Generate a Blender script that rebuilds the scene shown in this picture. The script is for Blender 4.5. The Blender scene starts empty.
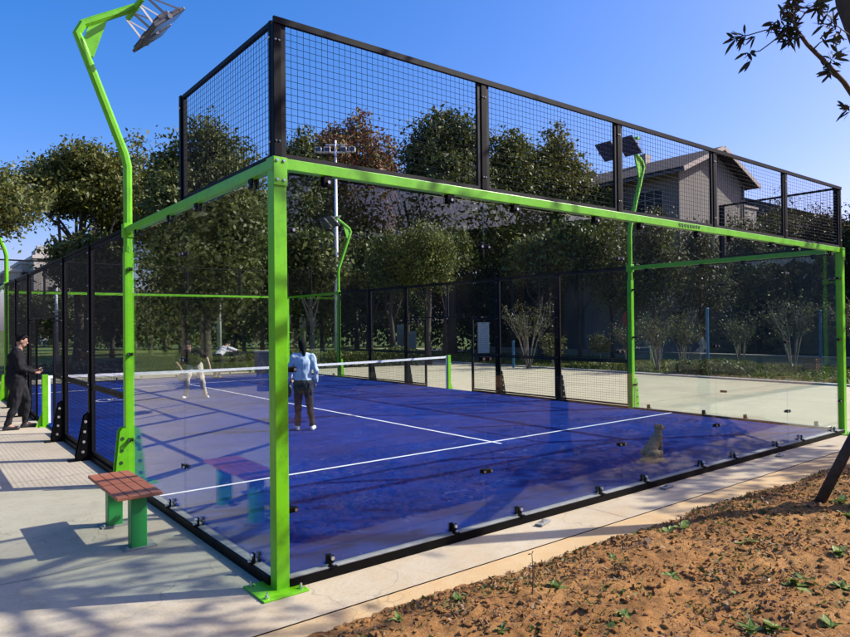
import bpy, bmesh, math, random
import numpy as np
from mathutils import Vector, Matrix, noise, Euler
R = math.radians
rng = np.random.default_rng(7)
random.seed(7)
scene = bpy.context.scene
col = scene.collection

# ------------------------------------------------------------ camera
CAM = Vector((-2.075, -4.328, 1.810))
YAW, PIT, ROL = R(38.14), R(0.54), R(-0.60)
FPX = 661.64
cam_data = bpy.data.cameras.new('camera')
cam = bpy.data.objects.new('camera', cam_data)
col.objects.link(cam)
cam_data.sensor_width = 36.0
cam_data.lens = FPX / 850.0 * 36.0
cam_data.clip_start = 0.05
cam_data.clip_end = 3000
fw = Vector((math.sin(YAW) * math.cos(PIT), math.cos(YAW) * math.cos(PIT), math.sin(PIT)))
rt = Vector((math.cos(YAW), -math.sin(YAW), 0.0))
up = rt.cross(fw)
r2 = rt * math.cos(ROL) + up * math.sin(ROL)
u2 = -rt * math.sin(ROL) + up * math.cos(ROL)
M = Matrix((r2, u2, -fw)).transposed().to_4x4()
M.translation = CAM
cam.matrix_world = M
scene.camera = cam

# ------------------------------------------------------------ light
SUN_AZ = Vector((0.872, -0.489, 0.0)).normalized()      # towards the sun
SUN_EL = R(38.0)
world = bpy.data.worlds.new('World')
scene.world = world
world.use_nodes = True
wn = world.node_tree
sky = wn.nodes.new('ShaderNodeTexSky')
sky.sky_type = 'NISHITA'
sky.sun_disc = False
sky.sun_elevation = SUN_EL
sky.sun_rotation = math.atan2(SUN_AZ.x, SUN_AZ.y)
sky.altitude = 0
sky.air_density = 1.0
sky.dust_density = 2.0
sky.ozone_density = 4.0
hs = wn.nodes.new('ShaderNodeHueSaturation')
hs.inputs['Saturation'].default_value = 1.4
hs.inputs['Value'].default_value = 1.0
bg = wn.nodes['Background']
bg.inputs['Strength'].default_value = 0.15
wn.links.new(sky.outputs[0], hs.inputs['Color'])
gm = wn.nodes.new('ShaderNodeGamma'); gm.inputs['Gamma'].default_value = 0.9
tn = wn.nodes.new('ShaderNodeMix'); tn.data_type = 'RGBA'; tn.blend_type = 'MULTIPLY'
tn.inputs[0].default_value = 1.0; tn.inputs[7].default_value = (1.06, 0.825, 1.05, 1)     # colour balance of the sky
wn.links.new(hs.outputs[0], gm.inputs['Color']); wn.links.new(gm.outputs[0], tn.inputs[6])
wn.links.new(tn.outputs[2], bg.inputs['Color'])
sun_data = bpy.data.lights.new('sun', 'SUN')
sun_data.energy = 4.3
sun_data.angle = R(0.5)
sun_data.color = (1.0, 0.95, 0.87)
sun = bpy.data.objects.new('sun', sun_data)
col.objects.link(sun)
sdir = SUN_AZ * math.cos(SUN_EL) + Vector((0, 0, math.sin(SUN_EL)))
sun.rotation_euler = sdir.to_track_quat('Z', 'Y').to_euler()
sun.location = sdir * 60
scene.view_settings.view_transform = 'Standard'
scene.view_settings.look = 'None'
scene.view_settings.exposure = 0.8
scene.view_settings.gamma = 1.0
scene.view_settings.use_curve_mapping = False
scene.cycles.transparent_max_bounces = 48
scene.cycles.max_bounces = 8
scene.cycles.use_denoising = True

# ------------------------------------------------------------ materials
MATS = {}
def mat_nodes(name):
    m = bpy.data.materials.new(name)
    m.use_nodes = True
    nt = m.node_tree
    return m, nt, nt.nodes['Principled BSDF'], nt.nodes['Material Output']

def N(nt, typ, **kw):
    n = nt.nodes.new(typ)
    for k, v in kw.items():
        if k in n.inputs: n.inputs[k].default_value = v
        else: setattr(n, k, v)
    return n

def ramp(nt, fac, stops):
    r = nt.nodes.new('ShaderNodeValToRGB')
    el = r.color_ramp.elements
    el[0].position, el[0].color = stops[0][0], (*stops[0][1], 1)
    el[1].position, el[1].color = stops[-1][0], (*stops[-1][1], 1)
    for p, c in stops[1:-1]:
        e = el.new(p); e.color = (*c, 1)
    nt.links.new(fac, r.inputs[0])
    return r.outputs[0]

def mixc(nt, fac, a, b, mode='MIX'):
    m = nt.nodes.new('ShaderNodeMix'); m.data_type = 'RGBA'; m.blend_type = mode
    for sock, v in ((m.inputs[0], fac), (m.inputs[6], a), (m.inputs[7], b)):
        if isinstance(v, (int, float)): sock.default_value = v
        elif isinstance(v, tuple): sock.default_value = (*v, 1)
        else: nt.links.new(v, sock)
    return m.outputs[2]

def noise_tex(nt, scale, detail=5, rough=0.6, vec=None, stretch=None):
    n = nt.nodes.new('ShaderNodeTexNoise')
    n.inputs['Scale'].default_value = scale
    n.inputs['Detail'].default_value = detail
    n.inputs['Roughness'].default_value = rough
    if vec is None:
        tc = nt.nodes.new('ShaderNodeTexCoord'); vec = tc.outputs['Object']
    if stretch:
        mp = nt.nodes.new('ShaderNodeMapping'); mp.inputs['Scale'].default_value = stretch
        nt.links.new(vec, mp.inputs['Vector']); vec = mp.outputs[0]
    nt.links.new(vec, n.inputs['Vector'])
    return n.outputs['Fac']

def bump(nt, bsdf, h, strength=0.3, dist=0.01):
    b = nt.nodes.new('ShaderNodeBump')
    b.inputs['Strength'].default_value = strength
    b.inputs['Distance'].default_value = dist
    nt.links.new(h, b.inputs['Height'])
    nt.links.new(b.outputs[0], bsdf.inputs['Normal'])

def simple(name, c, rough=0.6, metal=0.0, var=0.15, scale=8, spec=0.5, bmp=0.0, bscale=60, dirt=None, dirt_amt=0.4):
    if name in MATS: return MATS[name]
    m, nt, b, o = mat_nodes(name)
    f = noise_tex(nt, scale)
    lo = tuple(x * (1 - var) for x in c); hi = tuple(min(1, x * (1 + var)) for x in c)
    cc = ramp(nt, f, [(0.3, lo), (0.7, hi)])
    if dirt:
        f2 = noise_tex(nt, scale * 2.3, 8, 0.7)
        d = ramp(nt, f2, [(0.5, (0, 0, 0)), (0.72, (dirt_amt,) * 3)])
        cc = mixc(nt, d, cc, dirt)
    nt.links.new(cc, b.inputs['Base Color'])
    rr = ramp(nt, f, [(0.2, (rough * 0.8,) * 3), (0.8, (min(1, rough * 1.2),) * 3)])
    nt.links.new(rr, b.inputs['Roughness'])
    b.inputs['Metallic'].default_value = metal
    b.inputs['Specular IOR Level'].default_value = spec
    if bmp: bump(nt, b, noise_tex(nt, bscale), bmp, 0.01)
    MATS[name] = m
    return m

GREEN = simple('green_paint', (0.145, 0.48, 0.004), 0.38, var=0.10, scale=5, dirt=(0.08, 0.20, 0.02), dirt_amt=0.5, bmp=0.05, bscale=90)
GREEN_DK = simple('dark_green_paint', (0.02, 0.26, 0.055), 0.42, var=0.12, scale=5, dirt=(0.1, 0.13, 0.06))
BLACK = simple('black_powder_coat', (0.002, 0.002, 0.0024), 0.5, var=0.2, spec=0.10, dirt=(0.015, 0.014, 0.013), dirt_amt=0.25)
WIRE = simple('black_wire', (0.006, 0.006, 0.007), 0.6, var=0.1, spec=0.2)
STEEL = simple('bolt_steel', (0.6, 0.6, 0.58), 0.3, 1.0)
GALV = simple('galvanised_edge', (0.21, 0.215, 0.20), 0.6, 0.0, var=0.25, scale=14, dirt=(0.2, 0.15, 0.1), bmp=0.2)
RUBBER = simple('rubber', (0.02, 0.02, 0.02), 0.8)
WOODRED = None

def make_glass(name='court_glass', tint=(0.93, 0.965, 0.95), gloss=0.85):
    m, nt, b, o = mat_nodes(name)
    nt.nodes.remove(b)
    geo = nt.nodes.new('ShaderNodeNewGeometry')
    dot = N(nt, 'ShaderNodeVectorMath', operation='DOT_PRODUCT')
    nt.links.new(geo.outputs['Normal'], dot.inputs[0]); nt.links.new(geo.outputs['Incoming'], dot.inputs[1])
    a = N(nt, 'ShaderNodeMath', operation='ABSOLUTE'); nt.links.new(dot.outputs['Value'], a.inputs[0])
    s = N(nt, 'ShaderNodeMath', operation='SUBTRACT'); s.inputs[0].default_value = 1; nt.links.new(a.outputs[0], s.inputs[1])
    p = N(nt, 'ShaderNodeMath', operation='POWER'); nt.links.new(s.outputs[0], p.inputs[0]); p.inputs[1].default_value = 4.3
    ml = N(nt, 'ShaderNodeMath', operation='MULTIPLY_ADD'); nt.links.new(p.outputs[0], ml.inputs[0])
    ml.inputs[1].default_value = 0.97 * gloss; ml.inputs[2].default_value = 0.037 * gloss
    tr = N(nt, 'ShaderNodeBsdfTransparent'); tr.inputs[0].default_value = (*tint, 1)
    gl = N(nt, 'ShaderNodeBsdfGlossy'); gl.inputs['Roughness'].default_value = 0.0
    gl.inputs[0].default_value = (1, 1, 1, 1)
    mx = N(nt, 'ShaderNodeMixShader'); nt.links.new(ml.outputs[0], mx.inputs[0])
    nt.links.new(tr.outputs[0], mx.inputs[1]); nt.links.new(gl.outputs[0], mx.inputs[2])
    # faint dust film and smears standing on the panes
    d = noise_tex(nt, 1.6, 8, 0.72, stretch=(1, 1, 0.7))
    dr = ramp(nt, d, [(0.42, (0.0,) * 3), (0.8, (0.009,) * 3)])
    df = N(nt, 'ShaderNodeBsdfDiffuse'); df.inputs[0].default_value = (0.55, 0.55, 0.52, 1)
    mx2 = N(nt, 'ShaderNodeMixShader'); nt.links.new(dr, mx2.inputs[0])
    nt.links.new(mx.outputs[0], mx2.inputs[1]); nt.links.new(df.outputs[0], mx2.inputs[2])
    nt.links.new(mx2.outputs[0], o.inputs[0])
    return m
GLASS = make_glass()

def leaf_mat(name, c1, c2, c3=None, trans=0.25):
    if name in MATS: return MATS[name]
    m, nt, b, o = mat_nodes(name)
    geo = nt.nodes.new('ShaderNodeNewGeometry')
    stops = [(0.0, c1), (0.6, c2), (1.0, c3 or tuple(x * 1.4 for x in c2))]
    cc = ramp(nt, geo.outputs['Random Per Island'], stops)
    f = noise_tex(nt, 0.55, 3)
    cc2 = mixc(nt, ramp(nt, f, [(0.35, (0, 0, 0)), (0.65, (0.6,) * 3)]), cc, c1)
    nt.links.new(cc2, b.inputs['Base Color'])
    b.inputs['Roughness'].default_value = 0.55
    b.inputs['Specular IOR Level'].default_value = 0.35
    t = N(nt, 'ShaderNodeBsdfTranslucent'); nt.links.new(cc2, t.inputs[0])
    mx = N(nt, 'ShaderNodeMixShader'); mx.inputs[0].default_value = trans
    nt.links.new(b.outputs[0], mx.inputs[1]); nt.links.new(t.outputs[0], mx.inputs[2])
    nt.links.new(mx.outputs[0], o.inputs[0])
    MATS[name] = m
    return m
L_DARK = leaf_mat('leaf_dark', (0.034, 0.050, 0.011), (0.072, 0.094, 0.020), (0.14, 0.15, 0.036))
L_MID = leaf_mat('leaf_mid', (0.058, 0.078, 0.014), (0.125, 0.150, 0.028), (0.21, 0.215, 0.05))
L_YEL = leaf_mat('leaf_yellow', (0.07, 0.075, 0.013), (0.17, 0.17, 0.024), (0.28, 0.24, 0.04))
L_RUST = leaf_mat('leaf_rust', (0.11, 0.04, 0.016), (0.24, 0.08, 0.028), (0.17, 0.12, 0.03))
L_BRIGHT = leaf_mat('leaf_bright', (0.05, 0.075, 0.012), (0.12, 0.16, 0.022), (0.20, 0.23, 0.035))
L_BROWN = leaf_mat('leaf_brown', (0.045, 0.032, 0.018), (0.085, 0.065, 0.034), (0.15, 0.12, 0.07))
L_NEAR = leaf_mat('leaf_near', (0.018, 0.022, 0.008), (0.035, 0.04, 0.013), (0.06, 0.05, 0.02), 0.15)
BARK = simple('bark', (0.055, 0.042, 0.030), 0.9, var=0.5, scale=9, bmp=0.7, bscale=25)
BARK_PALE = simple('bark_pale', (0.19, 0.16, 0.125), 0.9, var=0.4, scale=7, bmp=0.5, bscale=25)

# ------------------------------------------------------------ mesh helpers
ORG = {}
class MB:
    def __init__(s): s.v = []; s.f = []; s.m = []
    def add(s, vs, fs, mi=0):
        o = len(s.v); s.v += [tuple(v) for v in vs]
        s.f += [tuple(i + o for i in f) for f in fs]; s.m += [mi] * len(fs)
        return s
    def box(s, c, d, rz=0, mi=0, mat=None, bev=0):
        hx, hy, hz = d[0] / 2, d[1] / 2, d[2] / 2
        if bev:
            bm = bmesh.new(); bmesh.ops.create_cube(bm, size=1)
            for v in bm.verts: v.co = Vector((v.co.x * d[0], v.co.y * d[1], v.co.z * d[2]))
            bmesh.ops.bevel(bm, geom=bm.edges[:], offset=bev, segments=2, affect='EDGES', profile=0.5)
            vs = [v.co.copy() for v in bm.verts]; fs = [[v.index for v in f.verts] for f in bm.faces]; bm.free()
        else:
            vs = [Vector((x, y, z)) for x in (-hx, hx) for y in (-hy, hy) for z in (-hz, hz)]
            fs = [(0, 1, 3, 2), (4, 6, 7, 5), (0, 4, 5, 1), (2, 3, 7, 6), (0, 2, 6, 4), (1, 5, 7, 3)]
        if mat is None: mat = Matrix.Rotation(rz, 3, 'Z')
        c = Vector(c)
        return s.add([mat @ v + c for v in vs], fs, mi)
    def b2(s, lo, hi, mi=0, bev=0):
        return s.box([(a + b) / 2 for a, b in zip(lo, hi)], [b - a for a, b in zip(lo, hi)], mi=mi, bev=bev)
    def beam(s, p0, p1, w, h, mi=0, upv=(0, 0, 1), bev=0):
        p0, p1 = Vector(p0), Vector(p1); d = p1 - p0
        x = d.normalized(); y = Vector(upv).cross(x)
        if y.length < 1e-4: y = Vector((0, 1, 0)).cross(x)
        y.normalize(); z = x.cross(y)
        return s.box((p0 + p1) / 2, (d.length, w, h), mat=Matrix((x, y, z)).transposed(), mi=mi, bev=bev)
    def tube(s, pts, rad, n=8, mi=0, cap=True, sq=False, asp=1.0):
        pts = [Vector(p) for p in pts]
        if not hasattr(rad, '__len__'): rad = [rad] * len(pts)
        vs, fs = [], []
        prev = None
        for i, p in enumerate(pts):
            if i == 0: t = pts[1] - p
            elif i == len(pts) - 1: t = p - pts[i - 1]
            else: t = (pts[i + 1] - p).normalized() + (p - pts[i - 1]).normalized()
            t.normalize()
            if prev is None:
                a = Vector((0, 1, 0)) if abs(t.y) < 0.9 else Vector((1, 0, 0))
                a = (a - t * a.dot(t)).normalized()
            else: a = (prev - t * prev.dot(t)).normalized()
            prev = a; b = t.cross(a)
            for k in range(n):
                an = 2 * math.pi * (k + (0.5 if sq else 0)) / n
                vs.append(p + (a * math.cos(an) * asp + b * math.sin(an)) * rad[i])
        for i in range(len(pts) - 1):
            for k in range(n):
                fs.append((i * n + k, i * n + (k + 1) % n, (i + 1) * n + (k + 1) % n, (i + 1) * n + k))
        if cap:
            fs.append(tuple(reversed(range(n)))); fs.append(tuple(range((len(pts) - 1) * n, len(pts) * n)))
        return s.add(vs, fs, mi)
    def prism(s, outline, axis_vec, mi=0):
        o = [Vector(p) for p in outline]; a = Vector(axis_vec); n = len(o)
        vs = o + [p + a for p in o]
        fs = [tuple(reversed(range(n))), tuple(range(n, 2 * n))] + [(i, (i + 1) % n, n + (i + 1) % n, n + i) for i in range(n)]
        return s.add(vs, fs, mi)
    def blob(s, c, r, mi=0, sub=2, rough=0.0, mat=None, seed=0):
        bm = bmesh.new(); bmesh.ops.create_icosphere(bm, subdivisions=sub, radius=1)
        vs = []
        for v in bm.verts:
            k = 1 + rough * noise.noise(v.co * 1.7 + Vector((seed, seed * 2.3, 0)))
            q = Vector((v.co.x * r[0] * k, v.co.y * r[1] * k, v.co.z * r[2] * k))
            if mat is not None: q = mat @ q
            vs.append(q + Vector(c))
        fs = [[v.index for v in f.verts] for f in bm.faces]; bm.free()
        return s.add(vs, fs, mi)
    def build(s, name, mats, parent=None, smooth=False, label=None):
        if not isinstance(mats, (list, tuple)): mats = [mats]
        me = bpy.data.meshes.new(name)
        o = Vector((0, 0, 0))
        if parent is not None: o = ORG[parent.name]
        if s.v:
            va = np.array([tuple(v) for v in s.v], dtype=np.float64) - np.array(o)
            me.from_pydata(va.tolist(), [], s.f)
        for m in mats: me.materials.append(m)
        if len(mats) > 1: me.polygons.foreach_set('material_index', s.m)
        if smooth: me.polygons.foreach_set('use_smooth', [True] * len(me.polygons))
        me.update()
        ob = bpy.data.objects.new(name, me); col.objects.link(ob)
        if parent is not None: ob.parent = parent; ORG[ob.name] = o
        else: ORG[ob.name] = Vector((0, 0, 0))
        if label: ob['label'] = label
        if smooth:
            bm = bmesh.new(); bm.from_mesh(me); bmesh.ops.recalc_face_normals(bm, faces=bm.faces); bm.to_mesh(me); bm.free()
        return ob

def tag(o, label=None, cat=None, group=None, kind=None):
    for k, v in (('label', label), ('category', cat), ('group', group), ('kind', kind)):
        if v: o[k] = v
    return o
def thing(name, label, cat, loc=(0, 0, 0), group=None):
    o = bpy.data.objects.new(name, None); col.objects.link(o)
    o.empty_display_size = 0.2; o.location = loc; ORG[o.name] = Vector(loc)
    return tag(o, label, cat, group)
def copy_tree(o, parent=None):
    c = o.copy(); col.objects.link(c)
    if parent is not None:
        c.parent = parent
    for ch in list(o.children):
        copy_tree(ch, c)
    return c
def turned(o, label):                 # same thing at the far end of the court (half turn about its centre)
    c = copy_tree(o)
    l = ORG[o.name]
    c.location = (10 - l.x, 20 - l.y, l.z); c.rotation_euler = (0, 0, math.pi)
    c['label'] = label
    return c
def struct(ob): ob['kind'] = 'structure'; return ob
def at(px, D, z=0.0):                 # place on the ground at a bearing and a distance from the viewpoint
    k = (px - 425.0) / FPX
    return Vector((CAM.x + D * (math.sin(YAW) + k * math.cos(YAW)), CAM.y + D * (math.cos(YAW) - k * math.sin(YAW)), z))
def zt(px, py, D): return CAM.z + ((324.7 - 0.0104 * (px - 425)) - py) / FPX * D

G = -0.04      # level of the concrete round the court

# ------------------------------------------------------------ ground
def sheet(name, x0, y0, x1, y1, z, m, nx=1, ny=1):
    b = MB()
    for i in range(nx):
        for j in range(ny):
            xa, xb = x0 + (x1 - x0) * i / nx, x0 + (x1 - x0) * (i + 1) / nx
            ya, yb = y0 + (y1 - y0) * j / ny, y0 + (y1 - y0) * (j + 1) / ny
            b.add([(xa, ya, z), (xb, ya, z), (xb, yb, z), (xa, yb, z)], [(0, 1, 2, 3)])
    return struct(b.build(name, m))

def concrete_mat(name, base, stain, crack=True):
    m, nt, b, o = mat_nodes(name)
    n1 = noise_tex(nt, 0.7, 8, 0.65); n2 = noise_tex(nt, 6, 8, 0.7); n3 = noise_tex(nt, 45, 6, 0.8)
    c = ramp(nt, n1, [(0.3, tuple(x * 0.82 for x in base)), (0.55, base), (0.75, tuple(x * 1.10 for x in base))])
    c = mixc(nt, ramp(nt, n2, [(0.48, (0, 0, 0)), (0.75, (0.55,) * 3)]), c, stain)
    c = mixc(nt, ramp(nt, n3, [(0.35, (0.35,) * 3), (0.5, (0, 0, 0))]), c, tuple(x * 0.5 for x in base))
    if crack:
        v = nt.nodes.new('ShaderNodeTexVoronoi'); v.feature = 'DISTANCE_TO_EDGE'; v.inputs['Scale'].default_value = 0.55
        tc = nt.nodes.new('ShaderNodeTexCoord')
        nn = nt.nodes.new('ShaderNodeTexNoise'); nn.inputs['Scale'].default_value = 2.5; nt.links.new(tc.outputs['Object'], nn.inputs['Vector'])
        ad = nt.nodes.new('ShaderNodeVectorMath'); ad.operation = 'MULTIPLY_ADD'
        nt.links.new(nn.outputs['Color'], ad.inputs[0]); ad.inputs[1].default_value = (0.5, 0.5, 0.5); nt.links.new(tc.outputs['Object'], ad.inputs[2])
        nt.links.new(ad.outputs[0], v.inputs['Vector'])
        c = mixc(nt, ramp(nt, v.outputs['Distance'], [(0.0, (0.55,) * 3), (0.004, (0, 0, 0))]), c, tuple(x * 0.4 for x in base))
    if crack:
        tc2 = nt.nodes.new('ShaderNodeTexCoord'); sp = nt.nodes.new('ShaderNodeSeparateXYZ'); nt.links.new(tc2.outputs['Object'], sp.inputs[0])
        mr = nt.nodes.new('ShaderNodeMapRange'); nt.links.new(sp.outputs['Y'], mr.inputs['Value'])
        mr.inputs['From Min'].default_value = 0.35; mr.inputs['From Max'].default_value = -0.95
        md = nt.nodes.new('ShaderNodeMath'); md.operation = 'MULTIPLY'; nt.links.new(mr.outputs[0], md.inputs[0])
        nt.links.new(ramp(nt, noise_tex(nt, 1.9, 8, 0.7), [(0.36, (0, 0, 0)), (0.62, (1, 1, 1))]), md.inputs[1])
        c = mixc(nt, mixc(nt, 0.45, md.outputs[0], (0.0, 0.0, 0.0)), c, (0.46, 0.29, 0.12))
        gr = ramp(nt, noise_tex(nt, 110, 4, 0.85), [(0.60, (0, 0, 0)), (0.68, (0.6,) * 3)])
        c = mixc(nt, gr, c, (0.14, 0.10, 0.06))
    nt.links.new(c, b.inputs['Base Color'])
    b.inputs['Roughness'].default_value = 0.88
    b.inputs['Specular IOR Level'].default_value = 0.3
    bump(nt, b, n3, 0.35, 0.006)
    return m
CONC = concrete_mat('concrete', (0.45, 0.395, 0.285), (0.34, 0.27, 0.16))
CONC_SAND = concrete_mat('sandy_concrete', (0.52, 0.38, 0.20), (0.52, 0.28, 0.10))
PLAZA = concrete_mat('plaza_concrete', (0.47, 0.42, 0.28), (0.34, 0.31, 0.23), crack=False)

def grass_mat():
    m, nt, b, o = mat_nodes('lawn')
    a = noise_tex(nt, 0.4, 5); f = noise_tex(nt, 30, 6, 0.8)
    c = ramp(nt, a, [(0.3, (0.05, 0.085, 0.014)), (0.7, (0.09, 0.14, 0.02))])
    c = mixc(nt, ramp(nt, f, [(0.4, (0, 0, 0)), (0.7, (0.6,) * 3)]), c, (0.12, 0.11, 0.04))
    nt.links.new(c, b.inputs['Base Color']); b.inputs['Roughness'].default_value = 0.9
    b.inputs['Specular IOR Level'].default_value = 0.2
    bump(nt, b, f, 0.8, 0.05)
    return m
LAWN = grass_mat()
sheet('ground', -600, -600, 600, 900, G - 0.10, LAWN)
sheet('concrete_apron', -9, -0.56, 10.35, 21.6, G, CONC)
sheet('concrete_edge_strip', -9, -1.4, 10.35, -0.575, G - 0.001, CONC_SAND)
sheet('plaza', 10.354, -6, 18.6, 25, G - 0.002, PLAZA)
sheet('plaza_far', -9, 21.604, 10.35, 23.2, G - 0.002, PLAZA)
# dark expansion joint under the gap between slabs
sheet('joint', -9, -0.60, 10.35, -0.55, G - 0.03, simple('joint_dark', (0.03, 0.025, 0.02), 0.95))

jb = MB()
for yy in (1.35, 5.0, 9.0, 13.0): jb.add([(-9, yy, G + 0.004), (-0.06, yy, G + 0.004), (-0.06, yy + 0.006, G + 0.004), (-9, yy + 0.006, G + 0.004)], [(0, 1, 2, 3)])
for xx in (-3.2, 3.3, 6.7): jb.add([(xx, -0.56, G + 0.004), (xx + 0.005, -0.56, G + 0.004), (xx + 0.005, -0.06, G + 0.004), (xx, -0.06, G + 0.004)], [(0, 1, 2, 3)])
for xx in (14.2,): jb.add([(xx, -6, G + 0.004), (xx + 0.012, -6, G + 0.004), (xx + 0.012, 25, G + 0.004), (xx, 25, G + 0.004)], [(0, 1, 2, 3)])
for yy in (0.5, 4.5, 8.5, 12.5, 16.5): jb.add([(10.4, yy, G + 0.006), (18.5, yy, G + 0.006), (18.5, yy + 0.012, G + 0.006), (10.4, yy + 0.012, G + 0.006)], [(0, 1, 2, 3)])
struct(jb.build('slab_joints', simple('joint_line', (0.14, 0.12, 0.09), 0.95)))
# court surface
def turf_mat():
    m, nt, b, o = mat_nodes('blue_turf')
    n1 = noise_tex(nt, 0.9, 7, 0.7); n2 = noise_tex(nt, 5.5, 8, 0.75, stretch=(1, 0.55, 1)); n3 = noise_tex(nt, 260, 3, 0.8)
    c = ramp(nt, n1, [(0.3, (0.0008, 0.016, 0.125)), (0.55, (0.001, 0.027, 0.20)), (0.78, (0.002, 0.040, 0.27))])
    c = mixc(nt, ramp(nt, n2, [(0.55, (0, 0, 0)), (0.72, (0.3,) * 3)]), c, (0.02, 0.04, 0.20))
    c = mixc(nt, ramp(nt, n3, [(0.40, (0.55,) * 3), (0.55, (0, 0, 0))]), c, (0.003, 0.008, 0.10))
    # thin scratches where the sand was brushed in
    v = nt.nodes.new('ShaderNodeTexVoronoi'); v.feature = 'DISTANCE_TO_EDGE'; v.inputs['Scale'].default_value = 2.2
    tc = nt.nodes.new('ShaderNodeTexCoord'); nn = nt.nodes.new('ShaderNodeTexNoise'); nn.inputs['Scale'].default_value = 1.4; nn.inputs['Detail'].default_value = 6
    nt.links.new(tc.outputs['Object'], nn.inputs['Vector'])
    ad = nt.nodes.new('ShaderNodeVectorMath'); ad.operation = 'MULTIPLY_ADD'
    nt.links.new(nn.outputs['Color'], ad.inputs[0]); ad.inputs[1].default_value = (2.2, 2.2, 0); nt.links.new(tc.outputs['Object'], ad.inputs[2])
    nt.links.new(ad.outputs[0], v.inputs['Vector'])
    sc = ramp(nt, v.outputs['Distance'], [(0.0, (1, 1, 1)), (0.012, (0, 0, 0))])
    gate = ramp(nt, noise_tex(nt, 2.1, 4), [(0.48, (0, 0, 0)), (0.62, (0.75,) * 3)])
    mm = mixc(nt, 1.0, sc, gate, 'MULTIPLY')
    c = mixc(nt, mm, c, (0.16, 0.18, 0.36))
    n5 = noise_tex(nt, 38, 5, 0.8)
    c = mixc(nt, ramp(nt, n5, [(0.55, (0, 0, 0)), (0.70, (0.35,) * 3)]), c, (0.02, 0.05, 0.24))
    c = mixc(nt, ramp(nt, n5, [(0.30, (0.5,) * 3), (0.45, (0, 0, 0))]), c, (0.001, 0.006, 0.06))
    n4 = noise_tex(nt, 1.3, 9, 0.72, stretch=(0.6, 2.2, 1))
    c = mixc(nt, ramp(nt, n4, [(0.50, (0, 0, 0)), (0.64, (0.6,) * 3)]), c, (0.0015, 0.007, 0.07))  # dark blotches painted into the turf colour as tree shadow
    nt.links.new(c, b.inputs['Base Color']); b.inputs['Roughness'].default_value = 0.85
    b.inputs['Specular IOR Level'].default_value = 0.08
    bump(nt, b, n3, 0.5, 0.006)
    return m
sheet('court_surface', 0.03, 0.03, 9.97, 19.97, 0.0, turf_mat())
LINE = simple('white_line', (0.72, 0.73, 0.76), 0.8, var=0.12, scale=25, dirt=(0.3, 0.33, 0.5), dirt_amt=0.35)
lb = MB()
def line(x0, y0, x1, y1): lb.add([(x0, y0, 0.004), (x1, y0, 0.004), (x1, y1, 0.004), (x0, y1, 0.004)], [(0, 1, 2, 3)])
for yy in (3.05, 16.95): line(0.04, yy - 0.025, 9.96, yy + 0.025)
line(4.975, 2.85, 5.025, 3.024); line(4.975, 3.076, 5.025, 16.924); line(4.975, 16.976, 5.025, 17.15)
# small curved emblem stroke printed on the turf by the left side wall
def arc(cx, cy, r, a0, a1, w=0.035, n=10):
    for i in range(n):
        t0, t1 = a0 + (a1 - a0) * i / n, a0 + (a1 - a0) * (i + 1) / n
        lb.add([(cx + r * math.cos(t0), cy + r * math.sin(t0), 0.004), (cx + (r + w) * math.cos(t0), cy + (r + w) * math.sin(t0), 0.004),
                (cx + (r + w) * math.cos(t1), cy + (r + w) * math.sin(t1), 0.004), (cx + r * math.cos(t1), cy + r * math.sin(t1), 0.004)], [(0, 1, 2, 3)])
arc(2.0, 13.6, 0.35, R(60), R(260)); arc(2.15, 13.7, 0.2, R(100), R(300))
struct(lb.build('court_lines', LINE))

# bare soil in front of the court: displaced grid
def soil_mat():
    m, nt, b, o = mat_nodes('red_soil')
    n1 = noise_tex(nt, 0.9, 8, 0.7); n2 = noise_tex(nt, 9, 8, 0.75); n3 = noise_tex(nt, 60, 6, 0.8)
    c = ramp(nt, n1, [(0.28, (0.25, 0.11, 0.034)), (0.5, (0.46, 0.22, 0.068)), (0.72, (0.64, 0.35, 0.12))])
    c = mixc(nt, ramp(nt, n2, [(0.45, (0, 0, 0)), (0.66, (0.75,) * 3)]), c, (0.12, 0.058, 0.026))
    c = mixc(nt, ramp(nt, n3, [(0.52, (0, 0, 0)), (0.72, (0.6,) * 3)]), c, (0.62, 0.44, 0.25))
    nt.links.new(c, b.inputs['Base Color']); b.inputs['Roughness'].default_value = 0.95
    b.inputs['Specular IOR Level'].default_value = 0.15
    h = mixc(nt, 0.5, n2, n3)
    bump(nt, b, h, 1.0, 0.05)
    return m
SOIL = soil_mat()
def soil_h(x, y):
    d = -0.74 - y + 0.10 * noise.noise(Vector((x * 0.9, 3.1, 0))) - 0.028 * max(0, x)     # distance inside the bed
    if d < -0.2: return -1
    e = min(1.0, max(0.0, (d + 0.05) / 0.5))
    p = Vector((x, y, 0))
    h = -0.035 + 0.085 * e + e * (0.05 * noise.noise(p * 1.3) + 0.030 * noise.noise(p * 4.2) + 0.015 * noise.noise(p * 11) + 0.014 * noise.noise(p * 27) + 0.012 * abs(noise.noise(p * 43)))
    return h + 0.008 * noise.noise(p * 19) + G * 0.4
def soil_sheet(name, x0, x1, y0, y1, st):
    nx, ny = int((x1 - x0) / st), int((y1 - y0) / st)
    vs = []
    for j in range(ny + 1):
        for i in range(nx + 1):
            x, y = x0 + (x1 - x0) * i / nx, y0 + (y1 - y0) * j / ny
            vs.append((x, y, max(soil_h(x, y), G - 0.09)))
    fs = []
    for j in range(ny):
        for i in range(nx):
            a = j * (nx + 1) + i
            fs.append((a, a + 1, a + nx + 2, a + nx + 1))
    b = MB(); b.add(vs, fs)
    return struct(b.build(name, SOIL, smooth=False))
so = soil_sheet('soil', -1.2, 10.4, -3.6, -0.6, 0.02)
so.data.polygons.foreach_set('use_smooth', [True] * len(so.data.polygons))
so2 = soil_sheet('soil_outer', -12, 30, -12, -3.55, 0.35)

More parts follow.
